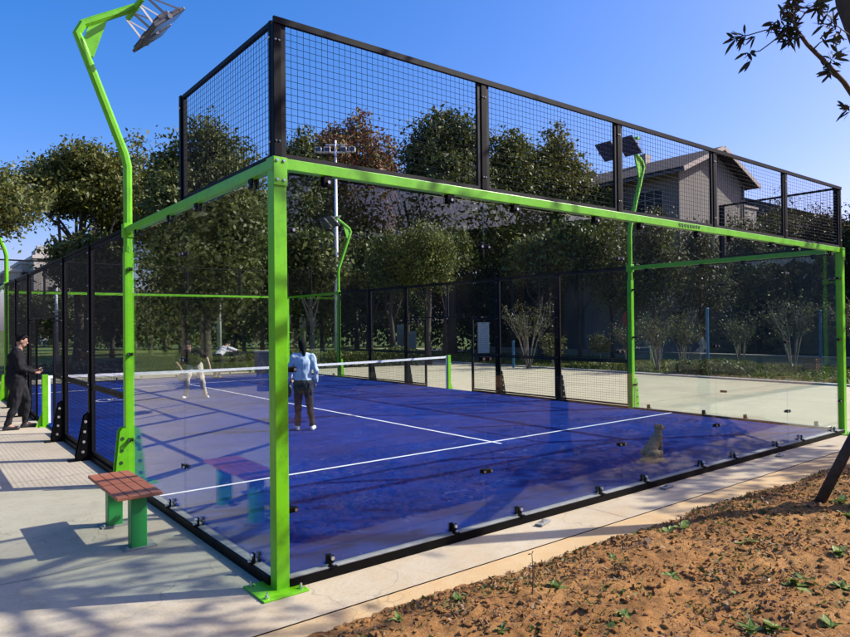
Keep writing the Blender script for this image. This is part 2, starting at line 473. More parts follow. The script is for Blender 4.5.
# ------------------------------------------------------------ court enclosure parts
def wire_grid(b, ax, fixed, a0, a1, z0, z1, pitch=0.05, w=0.0034):
    """ax 'x': wires in the plane y=fixed"""
    n = int(round((a1 - a0) / pitch)); m = int(round((z1 - z0) / pitch))
    for i in range(1, n):
        a = a0 + (a1 - a0) * i / n
        if ax == 'x': b.tube([(a, fixed, z0), (a, fixed, z1)], w / 2 * 1.15, 4, cap=False)
        else: b.tube([(fixed, a, z0), (fixed, a, z1)], w / 2 * 1.15, 4, cap=False)
    for j in range(1, m):
        z = z0 + (z1 - z0) * j / m
        if ax == 'x': b.tube([(a0, fixed + w, z), (a1, fixed + w, z)], w / 2 * 1.15, 4, cap=False)
        else: b.tube([(fixed + w, a0, z), (fixed + w, a1, z)], w / 2 * 1.15, 4, cap=False)
def mesh_panel(parent, ax, fixed, a0, a1, z0, z1, fr=0.035, th=0.03):
    b = MB()
    def bar(p, q):
        if ax == 'x': b.b2((p[0], fixed - th / 2, p[1]), (q[0], fixed + th / 2, q[1]))
        else: b.b2((fixed - th / 2, p[0], p[1]), (fixed + th / 2, q[0], q[1]))
    bar((a0, z0), (a1, z0 + fr)); bar((a0, z1 - fr), (a1, z1))
    bar((a0, z0 + fr), (a0 + fr, z1 - fr)); bar((a1 - fr, z0 + fr), (a1, z1 - fr))
    wire_grid(b, ax, fixed, a0 + fr, a1 - fr, z0 + fr, z1 - fr)
    return b.build('mesh_panel', WIRE, parent)
def pt(ax, f, a, z): return (a, f, z) if ax == 'x' else (f, a, z)
def box_pl(b, ax, f, a, z, da, df, dz, mi=0, bev=0):
    c = pt(ax, f, a, z); d = (da, df, dz) if ax == 'x' else (df, da, dz)
    b.box(c, d, mi=mi, bev=bev)
def clamp(parent, ax, f, a, z, kind, inward):
    b = MB()
    if kind == 'bottom':       # black angle foot with a bright bolt
        box_pl(b, ax, f - inward * 0.022, a, z - 0.01, 0.045, 0.012, 0.075, bev=0.003)
        box_pl(b, ax, f + inward * 0.022, a, z - 0.01, 0.045, 0.012, 0.075, bev=0.003)
        box_pl(b, ax, f - inward * 0.045, a, z - 0.045, 0.05, 0.05, 0.010)
        p = Vector(pt(ax, f - inward * 0.03, a, z + 0.01)); q = Vector(pt(ax, f - inward * 0.05, a, z + 0.01))
        b.tube([p, q], 0.015, 8, mi=1)
        b.blob(pt(ax, f - inward * 0.055, a, z - 0.03), (0.016, 0.016, 0.012), mi=1, sub=1)
    elif kind == 'top':
        box_pl(b, ax, f - inward * 0.022, a, z, 0.07, 0.014, 0.075, bev=0.003)
        box_pl(b, ax, f + inward * 0.022, a, z, 0.07, 0.014, 0.075, bev=0.003)
        p = Vector(pt(ax, f - inward * 0.03, a, z - 0.01)); q = Vector(pt(ax, f - inward * 0.045, a, z - 0.01))
        b.tube([p, q], 0.013, 8, mi=1)
    else:                      # joint plate bridging two panes
        for sg in (-1, 1):
            box_pl(b, ax, f + sg * 0.017, a, z, 0.115, 0.012, 0.038, bev=0.004)
        for da in (-0.04, 0.04):
            p = Vector(pt(ax, f - inward * 0.02, a + da, z)); q = Vector(pt(ax, f - inward * 0.032, a + da, z))
            b.tube([p, q], 0.012, 8, mi=1)
    return b.build('clamp', [BLACK, STEEL], parent)
def pane(parent, ax, f, a0, a1, z0=0.035, z1=2.895):
    b = MB(); th = 0.012
    if ax == 'x': b.b2((a0 + 0.004, f - th / 2, z0), (a1 - 0.004, f + th / 2, z1))
    else: b.b2((f - th / 2, a0 + 0.004, z0), (f + th / 2, a1 - 0.004, z1))
    return b.build('glass_panel', GLASS, parent)
def mesh_post(parent, ax, f, a, z0, z1, w=0.06, d=0.06, name='post'):
    b = MB(); box_pl(b, ax, f, a, (z0 + z1) / 2, w, d, z1 - z0, bev=0.004)
    n = int((z1 - z0) / 0.5)
    for k in range(n + 1):
        z = z0 + 0.12 + k * (z1 - z0 - 0.24) / max(1, n)
        for sg in (-1, 1):
            b.blob(pt(ax, f - 0.5 * d - 0.002, a + sg * w * 0.22, z), (0.009,) * 3, mi=1, sub=1)
    return b.build(name, [BLACK, STEEL], parent)

# ---- near back wall (y = 0)
bw = thing('glass_end_wall', 'near glass end wall with lime green top beam and black mesh above it, beside the soil', 'glass wall', (5, 0, G), 'glass end walls of the court')
for X in (0, 10):
    b = MB(); b.box((X, 0, (G + 2.915) / 2), (0.10, 0.10, 2.915 - G), bev=0.004)
    cp = b.build('corner_post', GREEN, bw)
    s = 1 if X == 0 else -1
    b = MB(); b.b2((X - 0.2, -0.17, G), (X + 0.14 if X == 0 else X + 0.2, 0.18, G + 0.014), bev=0.003)
    for dx, dy in ((-0.16, -0.13), (0.10, -0.12), (-0.16, 0.13), (0.10, 0.14)):
        b.tube([(X + dx, dy, G + 0.01), (X + dx, dy, G + 0.03)], 0.016, 6, mi=1)
        b.tube([(X + dx, dy, G + 0.03), (X + dx, dy, G + 0.052)], 0.008, 6, mi=1)
    b.build('base_plate', [GREEN, STEEL], bw)
    # cap plate where beams meet
    b = MB(); b.box((X, 0, 2.957), (0.112, 0.112, 0.09), bev=0.004)
    b.box((X, -0.058, 2.90), (0.104, 0.006, 0.20), bev=0.002)
    for dx in (-0.026, 0.026):
        for dz in (2.84, 2.975):
            b.tube([(X + dx, -0.061, dz), (X + dx, -0.070, dz)], 0.011, 6, mi=1)
    b.build('post_cap', [GREEN, STEEL], bw)
b = MB(); b.box((5, 0, 2.962), (9.888, 0.07, 0.078), bev=0.004)
tb = b.build('top_beam', GREEN, bw)
b = MB()
random.seed(4)
for k in range(8):
    x = 5.15 + k * 0.062
    b.box((x, -0.037, 2.968), (0.034, 0.004, 0.030)); b.box((x + 0.01, -0.037, 2.955 + random.uniform(0, .02)), (0.012, 0.006, 0.034))
b.build('beam_lettering', simple('sticker_dark', (0.03, 0.09, 0.02), 0.5), tb)
b = MB(); b.b2((0.055, -0.055, G), (9.945, 0.02, 0.030)); b.build('bottom_kerb', BLACK, bw)
b = MB(); b.b2((0.055, -0.050, 0.030), (9.945, 0.026, 0.036)); b.build('kerb_cap', GALV, bw)
for k in range(5):
    pane(bw, 'x', 0, k * 2 + (0.05 if k == 0 else 0), k * 2 + 2 - (0.05 if k == 4 else 0))
    for o_ in (0.4, 1.6):
        clamp(bw, 'x', 0, k * 2 + o_, 0.085, 'bottom', 1); clamp(bw, 'x', 0, k * 2 + o_, 2.885, 'top', 1)
    if k:
        for z in (0.5, 1.5, 2.5): clamp(bw, 'x', 0, k * 2, z, 'joint', 1)
for X in (0.075, 9.925):
    for z in (0.5, 1.5, 2.5): clamp(bw, 'x', 0, X, z, 'joint', 1)
for k in range(5): mesh_panel(bw, 'x', 0, k * 2 + 0.033, k * 2 + 1.967, 3.004, 4.0)
for k in range(6): mesh_post(bw, 'x', 0, k * 2, 3.003, 3.96, 0.062, 0.05)
b = MB(); b.box((5, -0.024, 3.978), (10.06, 0.02, 0.045)); b.build('top_rail', BLACK, bw)

# ---- glass side walls (0 < y < 4), top mesh for the first two metres
def side_glass(name, X, label):
    inw = 1 if X == 0 else -1
    t = thing(name, label, 'glass wall', (X, 2, G), 'glass side walls of the court')
    b = MB(); b.b2((X - 0.035, 0.06, 2.922), (X + 0.035, 3.94, 3.0), bev=0.004); b.build('top_beam', GREEN, t)
    b = MB(); b.b2((X - 0.055, 0.075, G) if inw > 0 else (X - 0.02, 0.075, G), (X + 0.02, 3.94, 0.030) if inw > 0 else (X + 0.055, 3.94, 0.03)); b.build('bottom_kerb', BLACK, t)
    b = MB(); b.b2((X - 0.035, 0.075, 0.030), (X + 0.035, 3.94, 0.036)); b.build('kerb_cap', GALV, t)
    for k in range(2):
        pane(t, 'y', X, k * 2 + (0.06 if k == 0 else 0), k * 2 + 2 - (0.06 if k else 0))
        for o_ in (0.4, 1.6):
            clamp(t, 'y', X, k * 2 + o_, 0.085, 'bottom', inw); clamp(t, 'y', X, k * 2 + o_, 2.885, 'top', inw)
    for z in (0.5, 1.5, 2.5): clamp(t, 'y', X, 2, z, 'joint', inw)
    mesh_panel(t, 'y', X, 0.045, 1.965, 3.004, 4.0)
    mesh_post(t, 'y', X, 0.045, 3.003, 3.99, 0.03, 0.062); mesh_post(t, 'y', X, 2.0, 3.003, 4.0, 0.05, 0.062)
    return t
sgl = side_glass('glass_side_wall', 0, 'near left glass side wall behind the red-topped bench')
sgr = side_glass('glass_side_wall', 10, 'near right glass side wall in front of the pale plaza')

# ---- mesh side fences from y=4 to mid court
def side_mesh(X, label):
    inw = 1 if X == 0 else -1
    t = thing('mesh_fence', label, 'fence', (X, 7, G), 'black mesh side fences of the court')
    def out(v): return X - inw * v
    for yy in (6.0, 8.0):
        mesh_post(t, 'y', X, yy, G, 3.0, 0.10, 0.08)
        b = MB()       # triangular bracing plate with holes on the outside
        prof = [(0.04, G), (0.20, G), (0.21, G + 0.05), (0.10, 0.58), (0.04, 0.62)]
        b.prism([(out(a), yy - 0.06, z) for a, z in prof], (0, 0.01, 0)); b.prism([(out(a), yy + 0.05, z) for a, z in prof], (0, 0.01, 0))
        b.b2((min(out(0.04), out(0.30)), yy - 0.09, G), (max(out(0.04), out(0.30)), yy + 0.09, G + 0.012))
        for q in range(4):
            c = (out(0.09 + (0.3 - q * 0.1) * 0.12), yy - 0.066, 0.08 + q * 0.14)
            b.tube([c, (c[0], c[1] + 0.004, c[2])], 0.02, 10, mi=1)
        b.build('brace', [BLACK, simple('hole_grey', (0.25, 0.24, 0.22), 0.8)], t)
    for a0, a1 in ((4.06, 5.945), (6.055, 7.945)):
        mesh_panel(t, 'y', X, a0, a1, 0.05, 0.985); mesh_panel(t, 'y', X, a0, a1, 0.99, 2.96)
    mesh_panel(t, 'y', X, 8.055, 8.97, 0.05, 0.985); mesh_panel(t, 'y', X, 8.055, 8.97, 0.99, 1.97)
    mesh_panel(t, 'y', X, 8.055, 9.997, 2.0, 2.96)
    b = MB(); b.box((X, 8.99, (G + 2.0) / 2), (0.04, 0.035, 2.0 - G)); b.build('gate_post', BLACK, t)
    b = MB(); b.b2((X - 0.03, 4.06, 2.963), (X + 0.03, 9.998, 3.003)); b.build('top_rail', BLACK, t)
    b = MB(); b.b2((X - 0.045, 4.06, G), (X + 0.045, 8.97, 0.032)); b.build('bottom_kerb', BLACK, t)
    return t
sml = side_mesh(0, 'near left black mesh fence between the green light post and the net')
smr = side_mesh(10, 'near right black mesh fence between the net and the lime light post')

# ---- floodlight poles at y = 4
def glass_face(): return simple('lamp_face', (0.05, 0.055, 0.065), 0.15, var=0.3, scale=20)
LAMPB = simple('lamp_body', (0.06, 0.06, 0.065), 0.4, var=0.2)
ALU = simple('aluminium', (0.13, 0.13, 0.14), 0.5, 0.3)
def flood_pole(X, label):
    inw = 1 if X == 0 else -1
    t = thing('floodlight_pole', label, 'floodlight pole', (X, 4, G), 'cranked green floodlight poles')
    b = MB(); b.box((X, 4, (G + 2.70) / 2), (0.10, 0.10, 2.70 - G), bev=0.005)
    b.tube([(X, 4, 2.70), (X, 4, 2.78)], 0.055, 12)
    b.build('post', GREEN, t)
    b = MB(); b.box((X, 4, 2.96), (0.115, 0.12, 0.16), bev=0.004); b.build('collar', GREEN, t)
    def o(v): return X - inw * v
    path = [(X, 4, 2.72), (X, 4, 3.72), (o(0.03), 4, 3.86), (o(0.47), 4, 5.02), (o(0.53), 4, 5.17), (o(0.47), 4, 5.29), (o(0.36), 4, 5.36), (o(-0.12), 4, 5.66)]
    b = MB(); b.tube([Vector(p) for p in path], [0.05] * 7 + [0.046], 8, sq=True)
    # gusset at the elbow
    b.prism([(o(0.50), 3.985, 5.0), (o(0.36), 3.985, 4.93), (o(0.20), 3.985, 5.44), (o(0.40), 3.985, 5.33)], (0, 0.03, 0))
    b.build('arm', GREEN, t, smooth=False)
    # bracing plates with holes, both sides of the base
    b = MB()
    prof = [(0.05, G), (0.17, G), (0.175, G + 0.06), (0.115, 0.60), (0.09, 0.64), (0.05, 0.64)]
    for yy in (3.93, 4.055): b.prism([(o(a), yy, z) for a, z in prof], (0, 0.012, 0))
    b.b2((min(o(-0.08), o(0.30)), 3.86, G), (max(o(-0.08), o(0.30)), 4.14, G + 0.012))
    for yy in (3.926, ):
        for q in range(4):
            b.tube([(o(0.09 + (3 - q) * 0.008), yy, 0.10 + q * 0.14), (o(0.09 + (3 - q) * 0.008), yy + 0.003, 0.10 + q * 0.14)], 0.022, 10, mi=1)
    b.build('brace', [GREEN, simple('hole_dark', (0.01, 0.05, 0.01), 0.8)], t)
    for z in (0.5, 1.5, 2.5): clamp(t, 'y', X, 3.93, z, 'joint', inw)
    b = MB(); b.tube([(o(-0.10), 3.68, 5.64), (o(-0.10), 4.32, 5.64)], 0.034, 8, sq=True); b.build('cross_bar', GREEN, t)
    # two flat lamps hung beneath, facing down into the court
    nrm = Vector((inw * 0.66, 0, -0.75)).normalized()
    ux = Vector((0, 1, 0)); uy = nrm.cross(ux)
    for yy in (3.74, 4.26):
        c = Vector((o(-0.36), yy, 5.44))
        Mx = Matrix((ux, uy, nrm)).transposed()
        b = MB()
        b.box(c, (0.40, 0.46, 0.035), mat=Mx, bev=0.006)
        b.box(c - nrm * 0.05, (0.20, 0.16, 0.07), mat=Mx, bev=0.006)
        for k in range(9): b.box(c - nrm * 0.026 + ux * (-0.16 + k * 0.04), (0.006, 0.40, 0.03), mat=Mx)
        f = b.build('floodlight', LAMPB, t)
        b = MB(); b.box(c + nrm * 0.019, (0.35, 0.40, 0.004), mat=Mx)
        b.build('lens', glass_face(), f)
        b = MB()
        top = Vector((o(-0.10), yy, 5.64))
        for sx in (-0.205, 0.205):
            b = MB()
            b.beam(top + ux * sx * 0.6, c + ux * sx - uy * 0.02, 0.006, 0.03)
            b.beam(top + ux * sx * 0.6, c + ux * sx + uy * 0.17, 0.005, 0.02)
            b.tube([c + ux * sx * 0.98, c + ux * sx * 1.06], 0.03, 8)
            b.build('bracket', ALU, f)
    return t
fpl = flood_pole(0, 'tall near left cranked lime green floodlight pole behind the bench')
fpr = flood_pole(10, 'cranked lime green floodlight pole rising in front of the gabled house')

# ---- far half of the court: the same things turned half round
turned(bw, 'far glass end wall with a thin green top beam seen beyond the net')
turned(sgl, 'far right glass side wall beyond the net, by the hedge')
turned(sgr, 'far left glass side wall beyond the man in black')
turned(sml, 'far right black mesh fence beyond the net post')
turned(smr, 'far left black mesh fence behind the man in black')
turned(fpl, 'distant lime floodlight pole beside the tall white mast, beyond the net')
turned(fpr, 'lime green floodlight pole at the far left, cut by the picture edge')

# ---- net
net = thing('padel_net', 'low net with white top band strung across the blue court', 'net', (5, 10, 0))
for X in (0.0, 10.0):
    b = MB(); b.b2((X - 0.05, 9.95, G), (X + 0.05, 10.05, 0.94), bev=0.004)
    b.prism([(X - 0.05, 9.99, G), (X - 0.16, 9.99, G), (X - 0.05, 9.99, 0.25)] if X == 0 else [(X + 0.05, 9.99, G), (X + 0.05, 9.99, 0.25), (X + 0.16, 9.99, G)], (0, 0.012, 0))
    b.b2((X - 0.11, 9.89, G), (X + 0.11, 10.11, G + 0.014))
    b.tube([(X - 0.05 if X == 0 else X + 0.05, 10, 0.70), (X - 0.08 if X == 0 else X + 0.08, 10, 0.70)], 0.02, 8, mi=1)
    b.build('net_post', [GREEN, STEEL], net)
def netz(x): return 0.88 + 0.04 * ((x - 5) / 5) ** 2
b = MB()
xs = np.linspace(0.09, 9.91, 246)
for x in xs: b.tube([(x, 10, 0.02), (x, 10, netz(x) - 0.03)], 0.0016, 3, cap=False)
for k in range(1, 21):
    b.tube([(x, 10.002, 0.02 + (netz(x) - 0.07) * k / 21) for x in np.linspace(0.09, 9.91, 13)], 0.0016, 3, cap=False)
b.build('netting', simple('net_cord', (0.03, 0.03, 0.035), 0.8), net)
b = MB()
X = np.linspace(0.055, 9.945, 25)
for i in range(24):
    z0, z1 = netz(X[i]), netz(X[i + 1])
    b.add([(X[i], 9.992, z0 - 0.055), (X[i + 1], 9.992, z1 - 0.055), (X[i + 1], 9.992, z1), (X[i], 9.992, z0),
           (X[i], 10.008, z0 - 0.055), (X[i + 1], 10.008, z1 - 0.055), (X[i + 1], 10.008, z1), (X[i], 10.008, z0)],
          [(0, 1, 2, 3), (7, 6, 5, 4), (3, 2, 6, 7), (1, 0, 4, 5)])
for x in (0.075, 9.925): b.b2((x - 0.02, 9.99, 0.02), (x + 0.02, 10.01, 0.86))
b.b2((4.975, 9.988, 0.01), (5.025, 10.012, 0.82))
b.build('white_band', simple('net_white', (0.75, 0.76, 0.78), 0.8), net)

# ---- bench
def bench_wood():
    m, nt, b, o = mat_nodes('bench_red')
    n = noise_tex(nt, 14, 6, 0.7, stretch=(1, 6, 1)); n2 = noise_tex(nt, 3, 5)
    c = ramp(nt, n, [(0.3, (0.26, 0.065, 0.030)), (0.7, (0.46, 0.15, 0.07))])
    c = mixc(nt, ramp(nt, n2, [(0.5, (0, 0, 0)), (0.75, (0.4,) * 3)]), c, (0.42, 0.24, 0.16))
    nt.links.new(c, b.inputs['Base Color']); b.inputs['Roughness'].default_value = 0.6
    bump(nt, b, n, 0.2, 0.004)
    return m
WOODRED = bench_wood()
bn = thing('bench', 'small bench with red-brown plank seat on dark green legs, by the side glass', 'bench', (-0.54, 1.99, G))
b = MB()
b.b2((-0.73, 1.45, 0.40), (-0.37, 2.54, 0.428), bev=0.004)
seat = b.build('seat', WOODRED, bn)
b = MB()
for k in range(1, 4):
    x = -0.73 + 0.36 * k / 4
    b.b2((x - 0.003, 1.452, 0.4285), (x + 0.003, 2.538, 0.4295))
b.b2((-0.728, 1.985, 0.4285), (-0.372, 1.992, 0.4295))
b.build('plank_gap', simple('gap_dark', (0.03, 0.01, 0.006), 0.9), seat)
for y in (1.60, 2.40):
    b = MB(); b.b2((-0.60, y - 0.055, G), (-0.47, y + 0.055, 0.399), bev=0.008); b.build('leg', GREEN_DK, bn)
    b = MB(); b.b2((-0.66, y - 0.09, G), (-0.40, y + 0.09, G + 0.012)); b.tube([(-0.635, y - 0.06, G), (-0.635, y - 0.06, G + 0.03)], 0.012, 6)
    b.build('foot_plate', simple('foot_grey', (0.25, 0.25, 0.22), 0.7), bn)
b = MB(); b.b2((-0.68, 1.55, 0.378), (-0.42, 2.45, 0.3995)); b.build('seat_frame', GREEN_DK, bn)

# ------------------------------------------------------------ foliage helpers (numpy)
def leaf_mesh(name, centers, size, mats, parent=None, aspect=0.55, droop=0.0, jit=0.35, normals=None, label=None):
    n = len(centers)
    d = rng.normal(size=(n, 3)); d[:, 2] -= droop; d /= np.linalg.norm(d, axis=1)[:, None]
    q = rng.normal(size=(n, 3)) if normals is None else normals + rng.normal(size=(n, 3)) * 0.55
    s = np.cross(d, q); s /= (np.linalg.norm(s, axis=1)[:, None] + 1e-9)
    nr = np.cross(s, d)
    L = (size * (1 + jit * rng.normal(size=n)).clip(0.45, 1.8))[:, None]
    W = L * aspect
    c = np.asarray(centers)
    vs = np.stack([c - d * L * 0.5, c + s * W * 0.5 - d * L * 0.05 + nr * L * 0.06, c + d * L * 0.5, c - s * W * 0.5 - d * L * 0.05 + nr * L * 0.06], 1).reshape(-1, 3)
    if parent is not None: vs = vs - np.array(ORG[parent.name])
    me = bpy.data.meshes.new(name)
    me.vertices.add(4 * n); me.vertices.foreach_set('co', vs.ravel())
    me.loops.add(4 * n); me.loops.foreach_set('vertex_index', np.arange(4 * n, dtype=np.int32))
    me.polygons.add(n); me.polygons.foreach_set('loop_start', np.arange(0, 4 * n, 4, dtype=np.int32))
    me.polygons.foreach_set('loop_total', np.full(n, 4, dtype=np.int32))
    if not isinstance(mats, (list, tuple)): mats = [mats]
    for m in mats: me.materials.append(m)
    if len(mats) > 1: me.polygons.foreach_set('material_index', rng.integers(0, len(mats), n).astype(np.int32))
    me.update(); me.validate()
    ob = bpy.data.objects.new(name, me); col.objects.link(ob)
    if parent is not None: ob.parent = parent; ORG[ob.name] = ORG[parent.name]
    if label: ob['label'] = label
    return ob

def lobe_points(lobes, n, shell=0.45, clump=0.35, ncl=None):
    """leaf positions: small clumps spread near the surface of uneven lobes"""
    w = np.array([l[1][0] * l[1][1] + l[1][2] * l[1][0] for l in lobes]); w = w / w.sum()
    per = 26
    k = max(1, n // per) if ncl is None else ncl
    idx = rng.choice(len(lobes), k, p=w)
    C0 = np.array([lobes[i][0] for i in idx]); Rr = np.array([lobes[i][1] for i in idx])
    d = rng.normal(size=(k, 3)); d /= np.linalg.norm(d, axis=1)[:, None]
    r = (shell + (1 - shell) * rng.random(k) ** 0.6) * (1 + 0.12 * rng.normal(size=k))
    cl = C0 + d * Rr * r[:, None]
    nn = np.repeat(cl, per, 0); dd = np.repeat(d, per, 0)
    cr = clump * (0.6 + 0.8 * rng.random(k)); cr = np.repeat(cr, per)[:, None]
    off = rng.normal(size=nn.shape) * cr * np.array([1, 1, 0.6])
    return nn + off, dd

def crown_lobes(c, rad, n=14, lob=0.42, seed=0, flat=1.0):
    r_ = np.random.default_rng(seed)
    out = [(np.array(c), np.array(rad) * 0.6)]
    for d, k in (((0.05, 0, 0.66), 0.42), ((-0.45, 0.2, 0.45), 0.40), ((0.45, -0.2, 0.42), 0.40), ((rt.x * 0.62, rt.y * 0.62, 0.0), 0.42), ((-rt.x * 0.62, -rt.y * 0.62, 0.05), 0.42), ((rt.x * 0.45, rt.y * 0.45, -0.35), 0.42), ((-rt.x * 0.45, -rt.y * 0.45, -0.3), 0.42)):
        out.append((np.array(c) + np.array(d) * np.array(rad) * r_.uniform(0.85, 1.1, 3), np.array(rad) * k * r_.uniform(0.8, 1.1)))
    for i in range(n):
        d = r_.normal(size=3); d[2] = abs(d[2]) * 1.0 - 0.45; d /= np.linalg.norm(d)
        p = np.array(c) + d * np.array(rad) * r_.uniform(0.5, 0.80)
        s = r_.uniform(0.6, 1.15) * lob
        out.append((p, np.array([rad[0] * s, rad[1] * s, rad[2] * s * 0.8 * flat])))
    return out

def limb_tubes(b, base, top, r0, lobes, nl=7, seed=1, split=0.35):
    r_ = random.Random(seed)
    base, top = Vector(base), Vector(top)
    H = top - base
    pts, rr = [], []
    for i in range(9):
        t = i / 8
        p = base + H * t + Vector((noise.noise(Vector((seed, t * 3, 0))), noise.noise(Vector((t * 3, seed, 4))), 0)) * 0.05 * H.length * t
        pts.append(p); rr.append(r0 * (1.25 if i == 0 else 1) * (1 - 0.75 * t))
    b.tube(pts, rr, 9)
    ls = list(lobes[1:]); r_.shuffle(ls)
    for L in ls[:nl]:
        tgt = Vector(L[0])
        t = r_.uniform(split, 0.85); k = int(t * 8); s0 = pts[k]
        mid = (s0 * 0.55 + tgt * 0.45) + Vector((r_.uniform(-.1, .1), r_.uniform(-.1, .1), -0.10)) * (tgt - s0).length
        b.tube([s0, mid, (mid + tgt) / 2 + Vector((r_.uniform(-.1, .1), r_.uniform(-.1, .1), 0.05)) * (tgt - s0).length, tgt],
               [rr[k] * 0.6, rr[k] * 0.42, rr[k] * 0.28, 0.012], 6)
        for q in range(3):
            e = tgt + Vector((r_.uniform(-1, 1) * L[1][0], r_.uniform(-1, 1) * L[1][1], r_.uniform(-.3, .9) * L[1][2])) * 0.8
            b.tube([mid.lerp(tgt, 0.5), mid.lerp(e, 0.8), e], [rr[k] * 0.2, rr[k] * 0.12, 0.006], 4, cap=False)

def tree(name, base, h, rad, mat, label, n=9000, leaf=0.2, trunk_r=0.16, crown_z=None, group=None, seed=1, nl=14, lob=0.42, shell=0.4, bark=None, cat='tree', lean=(0, 0), clump=0.3, droop=0.2, limbs=7):
    base = Vector(base)
    t = thing(name, label, cat, base, group)
    cz = crown_z if crown_z is not None else h - rad[2]
    c = base + Vector((lean[0], lean[1], cz))
    lobes = crown_lobes(c, rad, nl, lob, seed)
    b = MB(); limb_tubes(b, base, c + Vector((0, 0, rad[2] * 0.35)), trunk_r, lobes, limbs, seed)
    b.build('trunk', bark or BARK, t, smooth=True)
    P, nrm = lobe_points(lobes, int(n * 2.6), shell, clump)
    top = base.z + h * 1.02
    keep = P[:, 2] > base.z + 0.3
    leaf_mesh('crown', P[keep], leaf * 0.84, mat, t, droop=droop, normals=nrm[keep])
    return t

GT = 'park trees beyond the court'
Z0 = G - 0.10
def tr(px, D, ytop, name, mat, label, half_px, ybot=None, **kw):
    p = at(px, D, Z0); h = zt(px, ytop, D) - Z0
    rx = half_px / FPX * D
    zb = (zt(px, ybot, D) - Z0) if ybot else h * 0.25
    rz = (h - zb) / 2
    kw.setdefault('crown_z', zb + rz)
    kw.setdefault('group', GT)
    return tree(name, p, h, (rx, rx, rz), mat, label, **kw)

# ---- trees seen against the sky
tr(-62, 15, 150, 'broadleaf_tree', [L_MID, L_DARK, L_YEL], 'green tree cut by the left edge of the picture, standing left of the court', 98, 262, n=11000, leaf=0.11, trunk_r=0.16, seed=3, clump=0.16, nl=20)
tr(78, 30, 145, 'broadleaf_tree', [L_MID, L_MID, L_YEL], 'open spreading tree with sky under its crown, left of the tall green pole', 62, 232, n=13000, leaf=0.19, trunk_r=0.26, seed=11, nl=16, lob=0.36, lean=(0.2, 0.3), limbs=10)
tr(132, 33, 137, 'broadleaf_tree', [L_MID, L_YEL], 'narrow mid-green tree directly behind the tall green pole', 34, 300, n=8000, leaf=0.2, seed=14)
tr(206, 28, 112, 'broadleaf_tree', [L_DARK, L_MID], 'large dark dense tree behind the left mesh top panel', 63, 330, n=28000, leaf=0.19, trunk_r=0.25, seed=21, nl=22, clump=0.26)
tr(303, 42, 128, 'broadleaf_tree', [L_DARK, L_MID], 'rounded dark green tree just right of the corner post', 30, 300, n=14000, leaf=0.27, seed=5)
tr(357, 44, 118, 'red_leaved_tree', [L_RUST, L_RUST, L_YEL], 'tree turning rusty red behind the white mast', 46, 290, n=20000, leaf=0.27, seed=31, lob=0.4)
tr(452, 40, 109, 'broadleaf_tree', [L_DARK, L_DARK, L_MID], 'tall dark rounded tree left of the second mesh post', 54, 300, n=26000, leaf=0.26, trunk_r=0.3, seed=41, nl=20, clump=0.32)
tr(513, 41, 126, 'broadleaf_tree', [L_YEL, L_BRIGHT, L_MID], 'yellow-green upright tree right of the second mesh post', 28, 310, n=17000, leaf=0.25, seed=51, lob=0.45)
tr(558, 42, 128, 'broadleaf_tree', [L_YEL, L_YEL, L_MID], 'yellow-green tree with a brownish side, left of the gabled house', 36, 310, n=18000, leaf=0.25, seed=57, lob=0.45)
tr(598, 39, 174, 'broadleaf_tree', [L_YEL, L_MID], 'low yellow-green tree in front of the house side wall', 26, 320, n=7000, leaf=0.2, seed=58)

# ---- second layer under and between them
mid = [
 (14, 46, 292, 26, L_DARK, 'dark green tree beyond the far left end of the court'),
 (58, 52, 296, 26, L_DARK, 'dark tree below the pale apartment block'),
 (112, 44, 250, 24, L_DARK, 'dark tree filling the gap left of the near light post'),
 (165, 47, 215, 36, L_DARK, 'shadowy tree low behind the left side glass'),
 (235, 40, 200, 38, L_MID, 'mid-green tree low between the left side glass and corner post'),
 (262, 50, 190, 30, L_DARK, 'dark tree directly behind the corner post'),
 (322, 38, 232, 40, L_DARK, 'dark bushy tree behind the far lime light pole'),
 (368, 48, 215, 40, L_DARK, 'dark tree under the rusty red tree'),
 (408, 52, 195, 34, L_DARK, 'dark tree filling the gap left of the tall rounded tree'),
 (478, 46, 232, 44, L_DARK, 'dark tree under the tall rounded tree'),
 (530, 45, 250, 40, L_DARK, 'dark tree under the yellow-green trees'),
 (575, 50, 215, 34, L_DARK, 'dark tree left of the house wall'),
]
for k, (px, D, yt, hp, m, lab) in enumerate(mid):
    tr(px, D, yt, 'broadleaf_tree', [m, L_DARK], lab, hp, 338, n=7000, leaf=0.28, seed=70 + k, shell=0.3, nl=16)
tr(428, 31, 222, 'conifer_tree', [L_BRIGHT, L_YEL], 'bright yellow-green feathery conifer standing under the dark trees', 30, 300, n=8000, leaf=0.13, seed=91, lob=0.36, clump=0.2, cat='conifer')
tr(392, 32, 232, 'conifer_tree', [L_BRIGHT, L_MID, L_DARK], 'duller feathery conifer left of the bright one', 24, 305, n=6000, leaf=0.13, seed=92, lob=0.36, clump=0.2, cat='conifer')
tr(205, 30, 215, 'conifer_tree', [L_BRIGHT, L_YEL, L_MID], 'yellow-green feathery conifer seen through the left side glass', 24, 290, n=6000, leaf=0.13, seed=93, lob=0.36, clump=0.2, cat='conifer')

